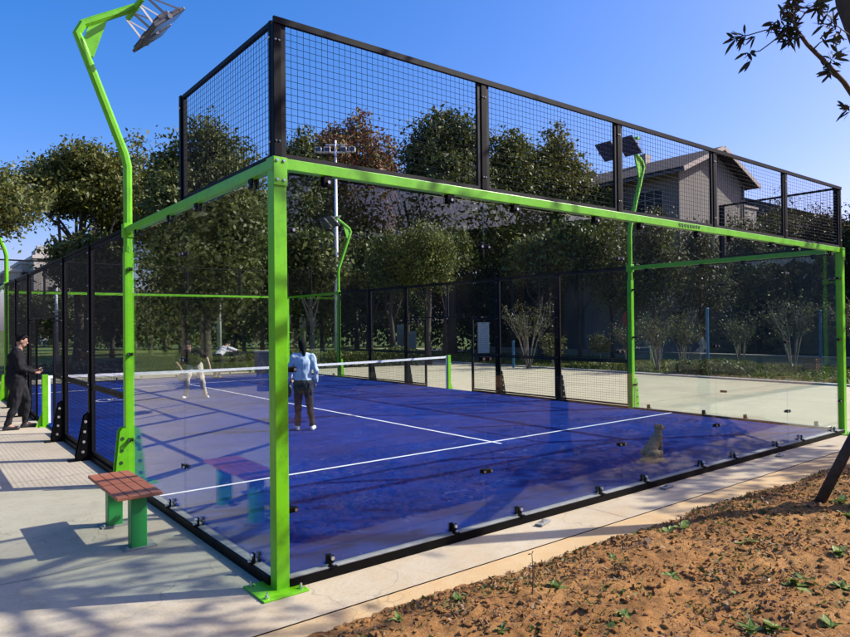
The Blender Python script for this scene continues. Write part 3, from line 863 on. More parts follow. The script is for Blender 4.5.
# ---- evergreen screen on the right below and around the house
right = [
 (612, 33, 208, 24, [L_MID, L_YEL], 'leafy shrub tree left of the right light pole', 7000),
 (655, 31, 212, 26, [L_BROWN, L_MID], 'brownish shrub tree in front of the gabled house', 5000),
 (700, 32, 214, 28, [L_BROWN, L_DARK], 'twiggy brown tree below the gable wall', 5000),
 (742, 34, 206, 26, [L_BROWN, L_MID], 'brown tree right of the gable wall', 5500),
 (782, 36, 200, 26, [L_MID, L_BROWN], 'greenish brown tree behind the far mesh corner', 6500),
 (822, 34, 203, 28, [L_BROWN, L_BROWN, L_DARK], 'brown tree behind the right corner post', 6500),
 (868, 33, 196, 34, [L_BROWN, L_DARK], 'brown tree at the right edge of the picture', 6500),
]
for k, (px, D, yt, hp, m, lab, n) in enumerate(right):
    tr(px, D, yt, 'shrub_tree', m, lab, hp, 330, n=n, leaf=0.15, seed=120 + k, shell=0.2, trunk_r=0.1, group='trees round the house', lob=0.38)

# dark hedge wall at the back of the garden strip (right) and of the park
def hedge(name, p0, p1, w, h, mat, label, n, leaf=0.08, cat='hedge', group=None, rough=0.25):
    p0, p1 = Vector(p0), Vector(p1); d = p1 - p0; L = d.length; ux = d.normalized(); uy = Vector((-ux.y, ux.x, 0))
    t = thing(name, label, cat, (p0 + p1) / 2, group)
    a = rng.random(n) * L; b_ = (rng.random(n) - 0.5) * w; c = rng.random(n) ** 0.6 * h
    hh = np.array([1 + rough * noise.noise(Vector((x * 0.9, 5, 0))) for x in a])
    P = np.array(p0)[None] + a[:, None] * np.array(ux) + b_[:, None] * np.array(uy)
    P[:, 2] += c * hh
    leaf_mesh('foliage', P, leaf, mat, t)
    b = MB()
    for k in range(int(L / 0.7) + 1):
        q = p0 + ux * min(L, k * 0.7 + 0.1)
        b.tube([q, q + Vector((0.05, 0.03, h * 0.5)), q + Vector((-0.05, 0.1, h * 0.85))], [0.02, 0.015, 0.006], 5)
    b.tube([p0 + Vector((0, 0, 0.03)), p1 + Vector((0, 0, 0.03))], 0.012, 4)
    b.build('stem', BARK, t)
    return t
GH = 'low hedges beyond the court'
hedge('low_hedge', at(-10, 24, Z0), at(128, 27.5, Z0), 0.9, 0.62, [L_MID, L_DARK], 'low hedge beyond the far left of the court', 7000, 0.09, group=GH)
hedge('low_hedge', at(130, 27.5, Z0), at(256, 27.5, Z0), 0.9, 0.72, [L_MID, L_YEL], 'low hedge beyond the players, left of the grey stone box', 8000, 0.09, group=GH)
hedge('low_hedge', at(290, 28.5, Z0), at(420, 31, Z0), 1.0, 0.85, [L_BRIGHT, L_MID], 'sunlit yellow-green hedge behind the woman and the white mast', 9000, 0.1, group=GH)
hedge('dark_hedge', at(100, 60, Z0), at(430, 60, Z0), 3.0, 6.5, [L_DARK], 'tall dark hedge closing the park behind the trunks', 34000, 0.42, group='tall dark hedges')
hedge('dark_hedge', at(430, 44, Z0), at(640, 43, Z0), 2.0, 4.6, [L_DARK], 'tall dark hedge behind the white cabinet', 16000, 0.28, group='tall dark hedges')
hedge('dark_hedge', at(640, 41, Z0), at(900, 40, Z0), 2.0, 4.8, [L_DARK, L_DARK, L_BROWN], 'tall dark hedge behind the blue posts', 20000, 0.24, group='tall dark hedges')
hedge('dark_hedge', at(-40, 75, Z0), at(120, 70, Z0), 3.0, 5.0, [L_DARK], 'tall dark hedge under the apartment block', 16000, 0.44, group='tall dark hedges')

# extra bare trunks standing in the shaded park
def bare_trunk(px, D, h, r, label, seed, m=None):
    p = at(px, D, Z0)
    return tree('park_tree', p, h, (1.5, 1.5, 1.6), [L_DARK, L_MID], label, n=3500, leaf=0.24, trunk_r=r, crown_z=h - 1.5, seed=seed, bark=m or BARK, group='slim trees in the shaded park', nl=8)
for k, (px, D, lab) in enumerate([(86, 29, 'slim trunk tree behind the black fence posts'), (150, 34, 'slim trunk tree left of the bending player'), (181, 36, 'slim trunk tree right behind the bending player'),
                                  (208, 33, 'slim trunk tree between the two players'), (244, 38, 'slim trunk tree left of the grey stone box'), (312, 31, 'pale trunk tree right of the woman'),
                                  (372, 36, 'slim trunk tree right of the far light pole'), (445, 37, 'slim trunk tree left of the white cabinet'), (540, 34, 'slim trunk tree behind the black fence post'),
                                  (580, 33, 'slim leaning trunk tree left of the right light pole')]):
    bare_trunk(px, D, 6.2 + (k * 37 % 5) * 0.35, 0.11 + 0.02 * (k % 3), lab, 200 + k, BARK_PALE if k in (5,) else None)

# ---- planted strip on the right: grass with shrubs, props, low wall
struct(sheet('grass_strip', 18.9, -6, 27.5, 27, G + 0.02, LAWN))
sheet('footpath', 27.6, -8, 30.2, 40, G - 0.02, PLAZA)
b = MB(); b.b2((18.6, -6, G - 0.05), (18.9, 25, G + 0.05)); kerb = struct(b.build('kerb', simple('kerb_stone', (0.36, 0.34, 0.30), 0.85, var=0.2, bmp=0.2)))
P = np.c_[rng.uniform(18.9, 26, 26000), rng.uniform(-6, 26, 26000), np.full(26000, G + 0.05) + rng.random(26000) * 0.07]
gc = leaf_mesh('ground_cover', P, 0.14, [L_MID, L_YEL, L_BRIGHT], None, aspect=0.3, droop=-1.2)
tag(gc, 'patchy green ground cover growing on the strip beyond the plaza', 'ground cover', kind='stuff')
gw = thing('garden_wall', 'long low tan wall behind the grass strip beyond the plaza', 'garden wall', (27, 9, G))
b = MB(); b.b2((26.85, -8, G), (27.15, 27, 0.30)); b.build('wall_body', simple('tan_wall', (0.34, 0.27, 0.20), 0.9, var=0.25, scale=2, bmp=0.3), gw)
b = MB(); b.b2((26.80, -8, 0.303), (27.20, 27, 0.36)); b.build('coping', simple('coping', (0.36, 0.30, 0.24), 0.85, var=0.2), gw)

def bare_shrub(px, D, h, r, label, seed, mat=None, n=900, leaf=0.07, name='twiggy_shrub', group='twiggy shrubs on the grass strip'):
    p = at(px, D, G); r_ = random.Random(seed)
    t = thing(name, label, 'shrub', p, group)
    b = MB(); tips = []
    for k in range(13):
        a = r_.uniform(0, 6.28); rr = r * math.sqrt(r_.random())
        top = p + Vector((math.cos(a) * rr, math.sin(a) * rr, h * r_.uniform(0.7, 1.0)))
        m = p + Vector((math.cos(a) * rr * 0.35, math.sin(a) * rr * 0.35, h * 0.45))
        b.tube([p + Vector((math.cos(a) * 0.06, math.sin(a) * 0.06, 0)), m, top], [0.022, 0.014, 0.004], 5, cap=False)
        for q in range(7):
            s = m.lerp(top, r_.uniform(0, 0.9)); e = s + Vector((r_.uniform(-1, 1) * r * 0.45, r_.uniform(-1, 1) * r * 0.45, h * r_.uniform(0.05, 0.25)))
            b.tube([s, e], [0.008, 0.003], 4, cap=False); tips += [s.lerp(e, r_.random()), e]
    b.build('branches', BARK_PALE, t)
    tp = np.array([tuple(v) for v in tips]); P = tp[rng.integers(0, len(tp), n)] + rng.normal(size=(n, 3)) * 0.10
    leaf_mesh('leaves', P, leaf, mat or [L_BROWN, L_MID], t)
    return t
for k, (px, D, h, r, lab) in enumerate([(657, 24.5, 2.0, 0.9, 'twiggy shrub just right of the right light pole'), (683, 25.5, 2.0, 0.8, 'twiggy shrub left of the first blue post'),
                                        (740, 26, 2.1, 0.9, 'twiggy shrub between the two blue posts'), (528, 27.5, 2.6, 1.2, 'bare branching shrub right of the white cabinet'),
                                        (792, 25, 2.8, 1.1, 'tall twiggy shrub left of the second blue post'), (628, 26.5, 1.7, 0.7, 'small twiggy shrub behind the red disc'),
                                        (862, 24, 2.6, 1.0, 'twiggy shrub beyond the right corner post')]):
    bare_shrub(px, D, h, r, lab, 300 + k, n=1600)
def ball_bush(px, D, h, r, label, seed):
    p = at(px, D, G); t = thing('round_bush', label, 'bush', p, 'round clipped bushes')
    b = MB(); b.tube([p, p + Vector((0, 0, h - r))], [0.035, 0.02], 6); b.build('stem', BARK_PALE, t)
    P, nr = lobe_points([(np.array(p + Vector((0, 0, h - r))), np.array([r, r, r * 0.9]))], 1800, 0.7, 0.07)
    leaf_mesh('foliage', P, 0.07, [L_YEL, L_BRIGHT, L_BROWN], t)
ball_bush(600, 27, 1.45, 0.42, 'rounded pale bush left of the right light pole', 1)
ball_bush(552, 27.5, 1.5, 0.5, 'rounded grey-green bush behind the black fence post', 2)
for k, (px, D, w) in enumerate([(715, 23.0, 1.0), (735, 22.5, 0.9), (690, 23.5, 0.8)]):
    p = at(px, D, G)
    P, nr = lobe_points([(np.array(p + Vector((0, 0, 0.25))), np.array([w, w * 0.6, 0.28]))], 1800, 0.5, 0.08)
    tag(leaf_mesh('low_bush', P, 0.09, [L_MID, L_DARK], None), ['low bush at the foot of the first blue post', 'low bush right of the first blue post', 'low bush left of the first blue post'][k], 'bush', 'low bushes round the blue posts')
BLUEP = simple('blue_post', (0.03, 0.13, 0.24), 0.45, var=0.15)
for px, D, ht, lab in ((707, 23.2, 2.3, 'slim blue post at the edge of the grass strip, left of two'), (820, 24.5, 2.2, 'slim blue post near the right corner post'), (513, 28, 1.1, 'short blue post on the grass strip beside the bare branching shrub')):
    p = at(px, D, G); t = thing('blue_post', lab, 'post', p, 'blue posts on the grass strip')
    b = MB(); b.tube([p, p + Vector((0, 0, ht))], 0.055, 12); b.build('shaft', BLUEP, t)
    b = MB(); b.blob(p + Vector((0, 0, ht)), (0.065, 0.065, 0.045), sub=2); b.build('cap', BLUEP, t, smooth=True)
# tan slatted crate
p = at(811, 24, G); t = thing('wooden_crate', 'tan slatted crate on the grass beside the second blue post', 'crate', p)
b = MB()
for k in range(5):
    for s in (-1, 1): b.box(p + Vector((0, s * 0.22, 0.10 + k * 0.09)), (0.5, 0.02, 0.07)); b.box(p + Vector((s * 0.25, 0, 0.10 + k * 0.09)), (0.02, 0.44, 0.07))
b.build('slats', simple('crate_wood', (0.33, 0.15, 0.08), 0.8, var=0.3), t)
b = MB()
for sx in (-0.22, 0.22):
    for sy in (-0.19, 0.19): b.box(p + Vector((sx, sy, 0.26)), (0.04, 0.04, 0.52))
b.build('corner_post', simple('crate_wood', (0.33, 0.15, 0.08), 0.8), t)
# red disc on a stand
p = at(628, 27.2, G); t = thing('red_disc_sign', 'oval red disc on a thin stand behind the right light pole', 'sign', p)
b = MB(); b.tube([p, p + Vector((0, 0, 2.3))], 0.02, 8); b.build('stand', BLACK, t)
b = MB(); q = p + Vector((-0.02, -0.02, 1.95)); dv = Vector((-math.sin(YAW + .3), -math.cos(YAW + .3), 0)) * 0.02
n_ = 28; b.tube([q, q + dv * 1.5], 0.40, n_, asp=0.55); b.build('disc', simple('red_disc', (0.30, 0.025, 0.02), 0.5, var=0.2), t)

# ---- white cabinet on a dark trolley, grey box, teal cabinets
def rot_box(b, p, w, d, h, z0=0.0, mi=0, bev=0.01): b.box(p + Vector((0, 0, z0 + h / 2)), (w, d, h), rz=-YAW, mi=mi, bev=bev)
p = at(483, 33, G); t = thing('white_cabinet', 'tall white cabinet on a dark base beyond the plaza', 'cabinet', p)
b = MB(); rot_box(b, p, 0.55, 0.5, 1.45, 0.42); cab = b.build('body', simple('cab_white', (0.5, 0.52, 0.53), 0.5, var=0.15), t)
b = MB(); rot_box(b, p, 0.62, 0.56, 0.06, 1.875); b.build('lid', simple('cab_white', (0.5, 0.52, 0.53), 0.5), t)
b = MB(); rot_box(b, p, 1.0, 0.6, 0.22, 0.16)
for s in (-0.36, 0.36):
    q = p + Vector((math.cos(YAW) * s, -math.sin(YAW) * s, 0.12)); ax = Vector((math.sin(YAW), math.cos(YAW), 0))
    b.tube([q - ax * 0.34, q - ax * 0.24], 0.12, 14); b.tube([q + ax * 0.24, q + ax * 0.34], 0.12, 14)
b.build('wheeled_base', RUBBER, t)
b = MB(); b.box(p + Vector((-math.sin(YAW), -math.cos(YAW), 0)) * 0.252 + Vector((0, 0, 1.2)), (0.42, 0.012, 1.15), rz=-YAW); b.build('door', simple('cab_door', (0.42, 0.45, 0.46), 0.5), cab)
p = at(265, 25.6, G); t = thing('stone_box', 'grey concrete utility box beyond the far end of the court', 'utility box', p)
b = MB(); rot_box(b, p, 0.72, 0.5, 0.84); b.build('body', simple('box_stone', (0.20, 0.185, 0.15), 0.9, var=0.3, bmp=0.3), t)
b = MB(); rot_box(b, p, 0.80, 0.58, 0.07, 0.842); b.build('cover', simple('box_stone2', (0.30, 0.28, 0.24), 0.9, var=0.3, bmp=0.3), t)
for px, D, w, h, lab in ((401, 34, 0.42, 1.9, 'taller of two grey-green cabinets under the trees'), (411, 33.5, 0.5, 1.55, 'shorter of two grey-green cabinets under the trees')):
    p = at(px, D, G); t = thing('utility_cabinet', lab, 'cabinet', p, 'grey-green utility cabinets')
    b = MB(); rot_box(b, p, w, 0.4, h - 0.15, 0.12); b.build('body', simple('cab_teal', (0.13, 0.19, 0.18), 0.5), t)
    b = MB(); rot_box(b, p, w + 0.06, 0.46, 0.12); b.build('plinth', simple('kerb_stone', (0.36, 0.34, 0.30), 0.85), t)
    b = MB(); b.box(p + Vector((-math.sin(YAW), -math.cos(YAW), 0)) * 0.204 + Vector((0, 0, h * 0.55)), (w * 0.8, 0.01, h * 0.7), rz=-YAW); b.build('door', simple('cab_teal2', (0.10, 0.15, 0.145), 0.5), t)

# ---- white masts
WHITE = simple('mast_white', (0.62, 0.63, 0.65), 0.5, var=0.15, scale=2)
p = at(337, 30.5, Z0); t = thing('floodlight_mast', 'tall white mast with a crossarm of small lamps behind the court', 'light mast', p)
H = zt(337, 140, 30.5)
b = MB(); b.tube([p, p + Vector((0, 0, 4)), (p.x, p.y, H)], [0.125, 0.10, 0.05], 12); b.build('shaft', WHITE, t, smooth=True)
b = MB()
za, zb_ = zt(337, 152, 30.5), zt(337, 146, 30.5)
e = rt * 0.82
b.beam(Vector((p.x, p.y, za)) - e, Vector((p.x, p.y, za)) + e, 0.07, 0.07); b.beam(Vector((p.x, p.y, za + 0.35)) - e * 0.55, Vector((p.x, p.y, za + 0.35)) + e * 0.55, 0.05, 0.05)
b.build('crossarm', WHITE, t)
for s in (-0.95, -0.45, 0.45, 0.95):
    b = MB(); q = Vector((p.x, p.y, za)) + e * s + Vector((0, 0, 0.10)) - fw * 0.1
    b.box(q, (0.30, 0.16, 0.24), rz=-YAW, bev=0.02); b.box(q - fw * 0.085 - Vector((0, 0, 0)), (0.24, 0.01, 0.18), rz=-YAW, mi=1)
    b.build('lamp', [WHITE, glass_face()], t)
for px, D, yt, r, lab in ((219, 33, 192, 0.10, 'white mast seen through the left side glass'), (56.5, 40, 268, 0.09, 'thin pale mast beyond the left mesh fence')):
    p = at(px, D, Z0); t = thing('white_mast', lab, 'mast', p, 'plain pale masts')
    b = MB(); b.tube([p, (p.x, p.y, zt(px, yt, D))], [r * 1.2, r * 0.8], 12); b.build('shaft', WHITE, t, smooth=True)
    b = MB(); b.box(p + Vector((0, 0, 0.15)), (0.4, 0.4, 0.3), bev=0.02); b.build('base', simple('kerb_stone', (0.36, 0.34, 0.30), 0.85), t)

# ---- gabled house
def wall_mat(name, c, streak=0.35):
    if name in MATS: return MATS[name]
    m, nt, b, o = mat_nodes(name)
    n1 = noise_tex(nt, 0.35, 6); n2 = noise_tex(nt, 1.6, 8, 0.75, stretch=(1, 1, 0.18)); n3 = noise_tex(nt, 22, 4)
    cc = ramp(nt, n1, [(0.3, tuple(x * 0.85 for x in c)), (0.7, c)])
    cc = mixc(nt, ramp(nt, n2, [(0.5, (0, 0, 0)), (0.75, (streak,) * 3)]), cc, tuple(x * 0.45 for x in c))
    nt.links.new(cc, b.inputs['Base Color']); b.inputs['Roughness'].default_value = 0.92
    bump(nt, b, n3, 0.3, 0.01); MATS[name] = m
    return m
HWALL = wall_mat('house_render', (0.185, 0.17, 0.145), 0.75)
HTRIM = simple('house_trim', (0.34, 0.29, 0.25), 0.8)
ROOF = simple('roof_tile', (0.026, 0.019, 0.017), 0.85, var=0.3, scale=5, bmp=0.4, bscale=14)
WPANE = simple('window_dark', (0.012, 0.014, 0.016), 0.35, var=0.3, spec=0.25)
WFRAME = simple('window_frame', (0.22, 0.22, 0.21), 0.6)
def window(parent, c, w, h, axis, bars=2, frame=None, sill=True):
    """axis 'x': wall faces -y, 'y': wall faces -x"""
    c = Vector(c); f = -0.03
    b = MB()
    def bx(da, dz, wa, wz, dep, off, mi=0):
        if axis == 'x': b.box((c.x + da, c.y + off, c.z + dz), (wa, dep, wz), mi=mi)
        else: b.box((c.x + off, c.y + da, c.z + dz), (dep, wa, wz), mi=mi)
    bx(0, h / 2, w + 0.1, 0.07, 0.10, f); bx(0, -h / 2, w + 0.1, 0.07, 0.10, f)
    bx(-w / 2, 0, 0.07, h - 0.07, 0.10, f); bx(w / 2, 0, 0.07, h - 0.07, 0.10, f)
    for k in range(1, bars + 1): bx(-w / 2 + w * k / (bars + 1), 0, 0.045, h - 0.07, 0.06, f)
    bx(0, h * 0.18, w - 0.07, 0.045, 0.055, f)
    win = b.build('window', frame or WFRAME, parent)
    b = MB(); bx(0, 0, w - 0.05, h - 0.05, 0.02, -0.012); b.build('pane', WPANE, win)
    if sill:
        b = MB(); bx(0, -h / 2 - 0.07, w + 0.25, 0.06, 0.22, -0.11); b.build('sill', HTRIM, win)
    return win
K = at(681, 36, Z0)                       # near corner of the house
eave = zt(681, 168, 36) ; apex = zt(716, 146, 37)
# length of the gable along +x so that its right corner stands at bearing 746
def hit_x(px, y):
    k = (px - 425) / FPX; dx = math.sin(YAW) + k * math.cos(YAW); dy = math.cos(YAW) - k * math.sin(YAW)
    return CAM.x + (y - CAM.y) / dy * dx
GX = hit_x(745, K.y)
LY = 15.0
house = thing('gabled_house', 'weathered grey-beige house with a dark gabled roof behind the court', 'house', ((K.x + GX) / 2, K.y + LY / 2, Z0))
mx_ = (K.x + GX) / 2
b = MB()
b.prism([(K.x, K.y, Z0), (GX, K.y, Z0), (GX, K.y, eave), (mx_, K.y, apex), (K.x, K.y, eave)], (0, LY, 0))
b.build('walls', HWALL, house)
ov = 0.7; th = 0.18; sl = (apex - eave) / (mx_ - K.x)
rf = None
b = MB()
for s in (-1, 1):
    xe = (K.x - ov) if s < 0 else (GX + ov)
    ze = eave - ov * sl
    o_ = [(xe, K.y - ov, ze + 0.02), (mx_, K.y - ov, apex + 0.02), (mx_, K.y - ov, apex + 0.02 + th), (xe, K.y - ov, ze + 0.02 + th)]
    b.prism(o_, (0, LY + 2 * ov, 0))
rf = b.build('roof', ROOF, house)
b = MB()
for s in (-1, 1):
    xe = (K.x - ov - 0.05) if s < 0 else (GX + ov + 0.05); ze = eave - (ov + 0.05) * sl
    b.beam((xe, K.y - ov - 0.03, ze + 0.06), (mx_ - s * -0.02, K.y - ov - 0.03, apex + 0.08), 0.05, 0.24)
b.build('barge_board', simple('barge', (0.33, 0.27, 0.23), 0.8), rf)
b = MB(); b.beam((K.x - ov - 0.06, K.y - ov, eave - ov * sl - 0.02), (K.x - ov - 0.06, K.y + LY + ov, eave - ov * sl - 0.02), 0.14, 0.12); b.build('gutter', simple('gutter', (0.10, 0.09, 0.085), 0.6), rf)
b = MB(); b.box(((K.x + GX) / 2, K.y + 4.5, apex + 0.3), (0.6, 0.6, 0.9)); b.build('chimney', HTRIM, rf)
for k, yy in enumerate((1.8, 5.2, 8.6, 12.0)):
    for zz in (eave - 1.75, eave - 4.9):
        window(house, (K.x, K.y + yy, zz), 1.7, 1.6, 'y')
b = MB(); b.b2((K.x - 0.16, K.y + 0.02, eave - 3.35), (K.x - 0.002, K.y + LY, eave - 3.15)); b.build('string_course', HTRIM, house)
b = MB(); b.tube([(GX - 0.15, K.y - 0.08, Z0), (GX - 0.15, K.y - 0.08, eave - 0.1)], 0.06, 8); b.build('downpipe', simple('gutter', (0.1, 0.09, 0.085), 0.6), house)
window(house, (mx_ + 0.2, K.y, eave - 4.6), 1.3, 1.3, 'x')
# flat-roofed wing right behind the house
wx = GX + 0.4
wing = thing('house_annex', 'plain flat-topped block showing right behind the gabled house', 'building', (wx + 1, K.y + 5, Z0))
b = MB(); b.b2((GX + 0.02, K.y + 2.5, Z0), (hit_x(758, K.y + 2.5), K.y + 8, zt(750, 184, 38))); b.build('walls', wall_mat('annex_wall', (0.27, 0.25, 0.225)), wing)
b = MB(); zz = zt(750, 184, 38); b.b2((GX - 0.0 + 0.03, K.y + 2.4, zz + 0.002), (hit_x(758, K.y + 2.5) + 0.1, K.y + 8.1, zz + 0.15)); b.build('parapet', HTRIM, wing)
# long low building with a dark roof at the right edge
LB = at(792, 52, Z0); z1 = zt(820, 212, 52)
lowb = thing('low_building', 'long low building with a dark roof at the right edge beyond the trees', 'building', (LB.x + 10, LB.y + 4, Z0))
b = MB(); b.b2((LB.x, LB.y, Z0), (LB.x + 26, LB.y + 8, z1)); b.build('walls', wall_mat('low_wall', (0.16, 0.15, 0.14)), lowb)
b = MB(); b.prism([(LB.x - 0.8, LB.y - 0.9, z1 + 0.01), (LB.x - 0.8, LB.y + 4, z1 + 1.9), (LB.x - 0.8, LB.y + 8.9, z1 + 0.01)], (27.6, 0, 0)); b.build('roof', simple('dark_roof', (0.035, 0.035, 0.04), 0.7, var=0.3, scale=1), lowb)
for k in range(6): window(lowb, (LB.x + 2 + k * 4, LB.y, z1 - 1.6), 1.8, 1.4, 'x')
# grey outbuilding behind the shrubs (ground floor of the yard)
OB = at(648, 33.5, Z0)
ob_ = thing('outbuilding', 'plain grey outbuilding behind the shrubs right of the light pole', 'building', (OB.x + 2, OB.y + 2, Z0))
OX = hit_x(702, OB.y); oz = zt(660, 262, 33.5)
b = MB(); b.b2((OB.x, OB.y, Z0), (OX, OB.y + 4, oz)); b.build('walls', wall_mat('out_wall', (0.20, 0.205, 0.21)), ob_)
b = MB(); b.b2((OB.x - 0.3, OB.y - 0.4, oz + 0.003), (OX + 0.3, OB.y + 4.2, oz + 0.14)); b.build('roof', simple('coping', (0.36, 0.30, 0.24), 0.85), ob_)
window(ob_, ((OB.x + OX) / 2, OB.y, 1.9), 1.2, 1.0, 'x')

# ---- apartment blocks far left
AP = wall_mat('apartment_render', (0.42, 0.38, 0.325), 0.2)
A0 = at(66, 105, Z0)
apt = thing('apartment_block', 'pale stepped apartment block with water tanks on its roof, far left', 'building', (A0.x, A0.y, Z0))
def azt(px, py, D=105): return zt(px, py, D)
def ablk(px0, px1, D, ytop, dep, name='wing'):
    y = at((px0 + px1) / 2, D).y; x0, x1 = hit_x(px0, y), hit_x(px1, y); z = azt((px0 + px1) / 2, ytop, D)
    b = MB(); b.b2((x0, y, Z0), (x1, y + dep, z)); b.build(name, AP, apt)
    b = MB(); b.b2((x0 - 0.2, y - 0.25, z + 0.01), (x1 + 0.2, y + dep, z + 0.5)); b.build('parapet', simple('apt_parapet', (0.46, 0.42, 0.37), 0.85), apt)
    nfl = int((z - 1) / 3.1); nw = max(1, int((x1 - x0) / 3.2))
    for i in range(nfl):
        for j in range(nw):
            if z - 2.0 - i * 3.1 < 6: continue
            window(apt, (x0 + (j + 0.5) * (x1 - x0) / nw, y, z - 2.0 - i * 3.1), 1.5, 1.5, 'x', 1, sill=True)
    return x0, x1, y, z
a1 = ablk(34, 72, 104, 259, 12)
ablk(21, 34, 106, 264, 12); ablk(72, 92, 108, 266, 12); ablk(8, 21, 104, 272, 12); ablk(-14, 8, 108, 276, 12)
for q in (0.25, 0.42):
    b = MB(); x = a1[0] + (a1[1] - a1[0]) * q; b.box((x, a1[2] + 3, a1[3] + 1.4), (1.1, 1.1, 1.8), bev=0.05); b.box((x, a1[2] + 3, a1[3] + 0.5), (1.4, 1.4, 0.2)); b.build('water_tank', simple('tank', (0.34, 0.34, 0.33), 0.6), apt)
b = MB(); b.b2((a1[0] + 0.5, a1[2] + 2, a1[3] + 0.5), (a1[0] + 4, a1[2] + 6, a1[3] + 1.6)); b.build('stair_head', AP, apt)

# ---- what stands behind the viewpoint (seen only mirrored in the panes, and casting the dapple)
def rear_tree(x, y, h, rad, mats, label, n, seed, leaf=0.16, **kw):
    return tree('broadleaf_tree', (x, y, Z0), h, rad, mats, label, n=n, leaf=leaf, seed=seed, group='trees behind the viewpoint', **kw)
RB = thing('rear_building', 'long grey building behind the viewpoint', 'building', (20, -28, Z0))
nrm = Vector((math.sin(R(65)), -math.cos(R(65)), 0)); tan_ = Vector((nrm.y, -nrm.x, 0)); c0 = Vector((-2.08, 4.33, 0)) + nrm * 34
b = MB(); ang = math.atan2(tan_.y, tan_.x)
b.box(c0 + nrm * 4 + Vector((0, 0, 3.4 + Z0)), (60, 8, 6.8), rz=ang); b.build('walls', wall_mat('low_wall', (0.16, 0.15, 0.14)), RB)
b = MB(); b.box(c0 + nrm * 3.5 + Vector((0, 0, 6.95 + Z0)), (61, 9.4, 0.25), rz=ang); b.build('roof', simple('dark_roof', (0.035, 0.035, 0.04), 0.7), RB)

# ------------------------------------------------------------ the near tree on the right with its prop
def rosette(b, p, d, n, L, r_):
    d = Vector(d).normalized()
    for k in range(n):
        a = Vector((r_.gauss(0, 1), r_.gauss(0, 1), r_.gauss(0, 1) - 0.25)).normalized()
        a = (a + d * 0.9).normalized()
        l = L * r_.uniform(0.6, 1.15); w = l * 0.24
        s = a.cross(Vector((r_.gauss(0, 1), r_.gauss(0, 1), r_.gauss(0, 1)))).normalized(); nn = s.cross(a)
        dr = Vector((0, 0, -1)) * l * 0.15
        p1 = p + a * l * 0.4; p2 = p + a * l * 0.75 + dr * 0.5; p3 = p + a * l + dr
        b.add([p, p1 + s * w * 0.5 + nn * w * .12, p2 + s * w * 0.38, p3, p2 - s * w * 0.38, p1 - s * w * 0.5 + nn * w * .12], [(0, 1, 2, 3, 4, 5)])
def pxpt(px, py, D):
    k = (px - 425) / FPX
    return Vector((CAM.x + D * (math.sin(YAW) + k * math.cos(YAW)), CAM.y + D * (math.cos(YAW) - k * math.sin(YAW)), zt(px, py, D)))
TB = Vector((5.62, -2.25, 0.0))
nt_ = thing('garden_tree', 'dark leafy tree at the right edge, one branch reaching over the court', 'tree', TB)
c = TB + Vector((0.7, -1.2, 6.9))
lobes = [(np.array(c), np.array([1.4, 1.4, 1.1]))]
rr_ = np.random.default_rng(5)
for k in range(13):
    a = rr_.uniform(0, 6.28); q = rr_.uniform(0.8, 2.7)
    pos = Vector((c.x + math.cos(a) * q, c.y + math.sin(a) * q - 0.2, c.z + rr_.uniform(-0.5, 1.0)))
    lobes.append((np.array(pos), np.array([0.75, 0.75, 0.5]) * rr_.uniform(0.7, 1.2)))
b = MB()
tp = [TB + Vector((0, 0, -0.1)), TB + Vector((0.02, 0, 1.2)), TB + Vector((0.04, 0.0, 2.6)), TB + Vector((-0.02, -0.02, 3.6)), pxpt(866, 40, 6.55), pxpt(852, 2, 6.5), pxpt(842, -50, 6.5), c + Vector((-0.3, 0, 0.3))]
b.tube(tp, [0.15, 0.12, 0.11, 0.10, 0.10, 0.095, 0.08, 0.03], 12)
r_ = random.Random(9)
for L in lobes[1:]:
    s0 = tp[6].lerp(tp[7], r_.uniform(0, 0.8)); tg = Vector(L[0]); m = s0.lerp(tg, 0.5) + Vector((r_.uniform(-.2, .2), r_.uniform(-.2, .2), -0.1))
    b.tube([s0, m, tg], [0.035, 0.022, 0.008], 6)
tk = b.build('trunk', BARK, nt_, smooth=True)
# the branch that hangs into view
bp = [tp[4], pxpt(868, 112, 6.2), pxpt(848, 82, 5.9), pxpt(828, 60, 5.7), pxpt(812, 44, 5.6), pxpt(802, 30, 5.5), pxpt(797, 18, 5.45), pxpt(806, -6, 5.4), pxpt(815, -30, 5.4)]
b = MB(); b.tube(bp, [0.035, 0.028, 0.022, 0.02, 0.017, 0.014, 0.010, 0.007, 0.004], 7)
twigs = [[pxpt(799, 26, 5.5), pxpt(786, 27, 5.5), pxpt(770, 29, 5.5), pxpt(753, 34, 5.5), pxpt(745, 35, 5.5)],
         [pxpt(790, 30, 5.5), pxpt(775, 42, 5.5), pxpt(764, 50, 5.5), pxpt(754, 52, 5.5)],
         [pxpt(797, 18, 5.45), pxpt(790, 6, 5.4), pxpt(797, -8, 5.4)], [pxpt(800, 24, 5.5), pxpt(815, 6, 5.4), pxpt(826, 1, 5.4)],
         [pxpt(818, 48, 5.6), pxpt(824, 42, 5.6), pxpt(829, 39, 5.6)], [pxpt(833, 64, 5.7), pxpt(836, 58, 5.7)], [pxpt(790, 28, 5.5), pxpt(793, 38, 5.5)],
         [pxpt(862, 40, 6.0), pxpt(846, 28, 5.9), pxpt(832, 18, 5.8)], [pxpt(846, 28, 5.9), pxpt(843, 36, 5.9)],
         [pxpt(868, 112, 6.1), pxpt(858, 108, 6.0), pxpt(852, 106, 6.0)]]
for tw in twigs: b.tube(tw, [0.008] + [0.005] * (len(tw) - 2) + [0.003], 5)
b.build('hanging_branch', BARK, nt_, smooth=True)
b = MB()
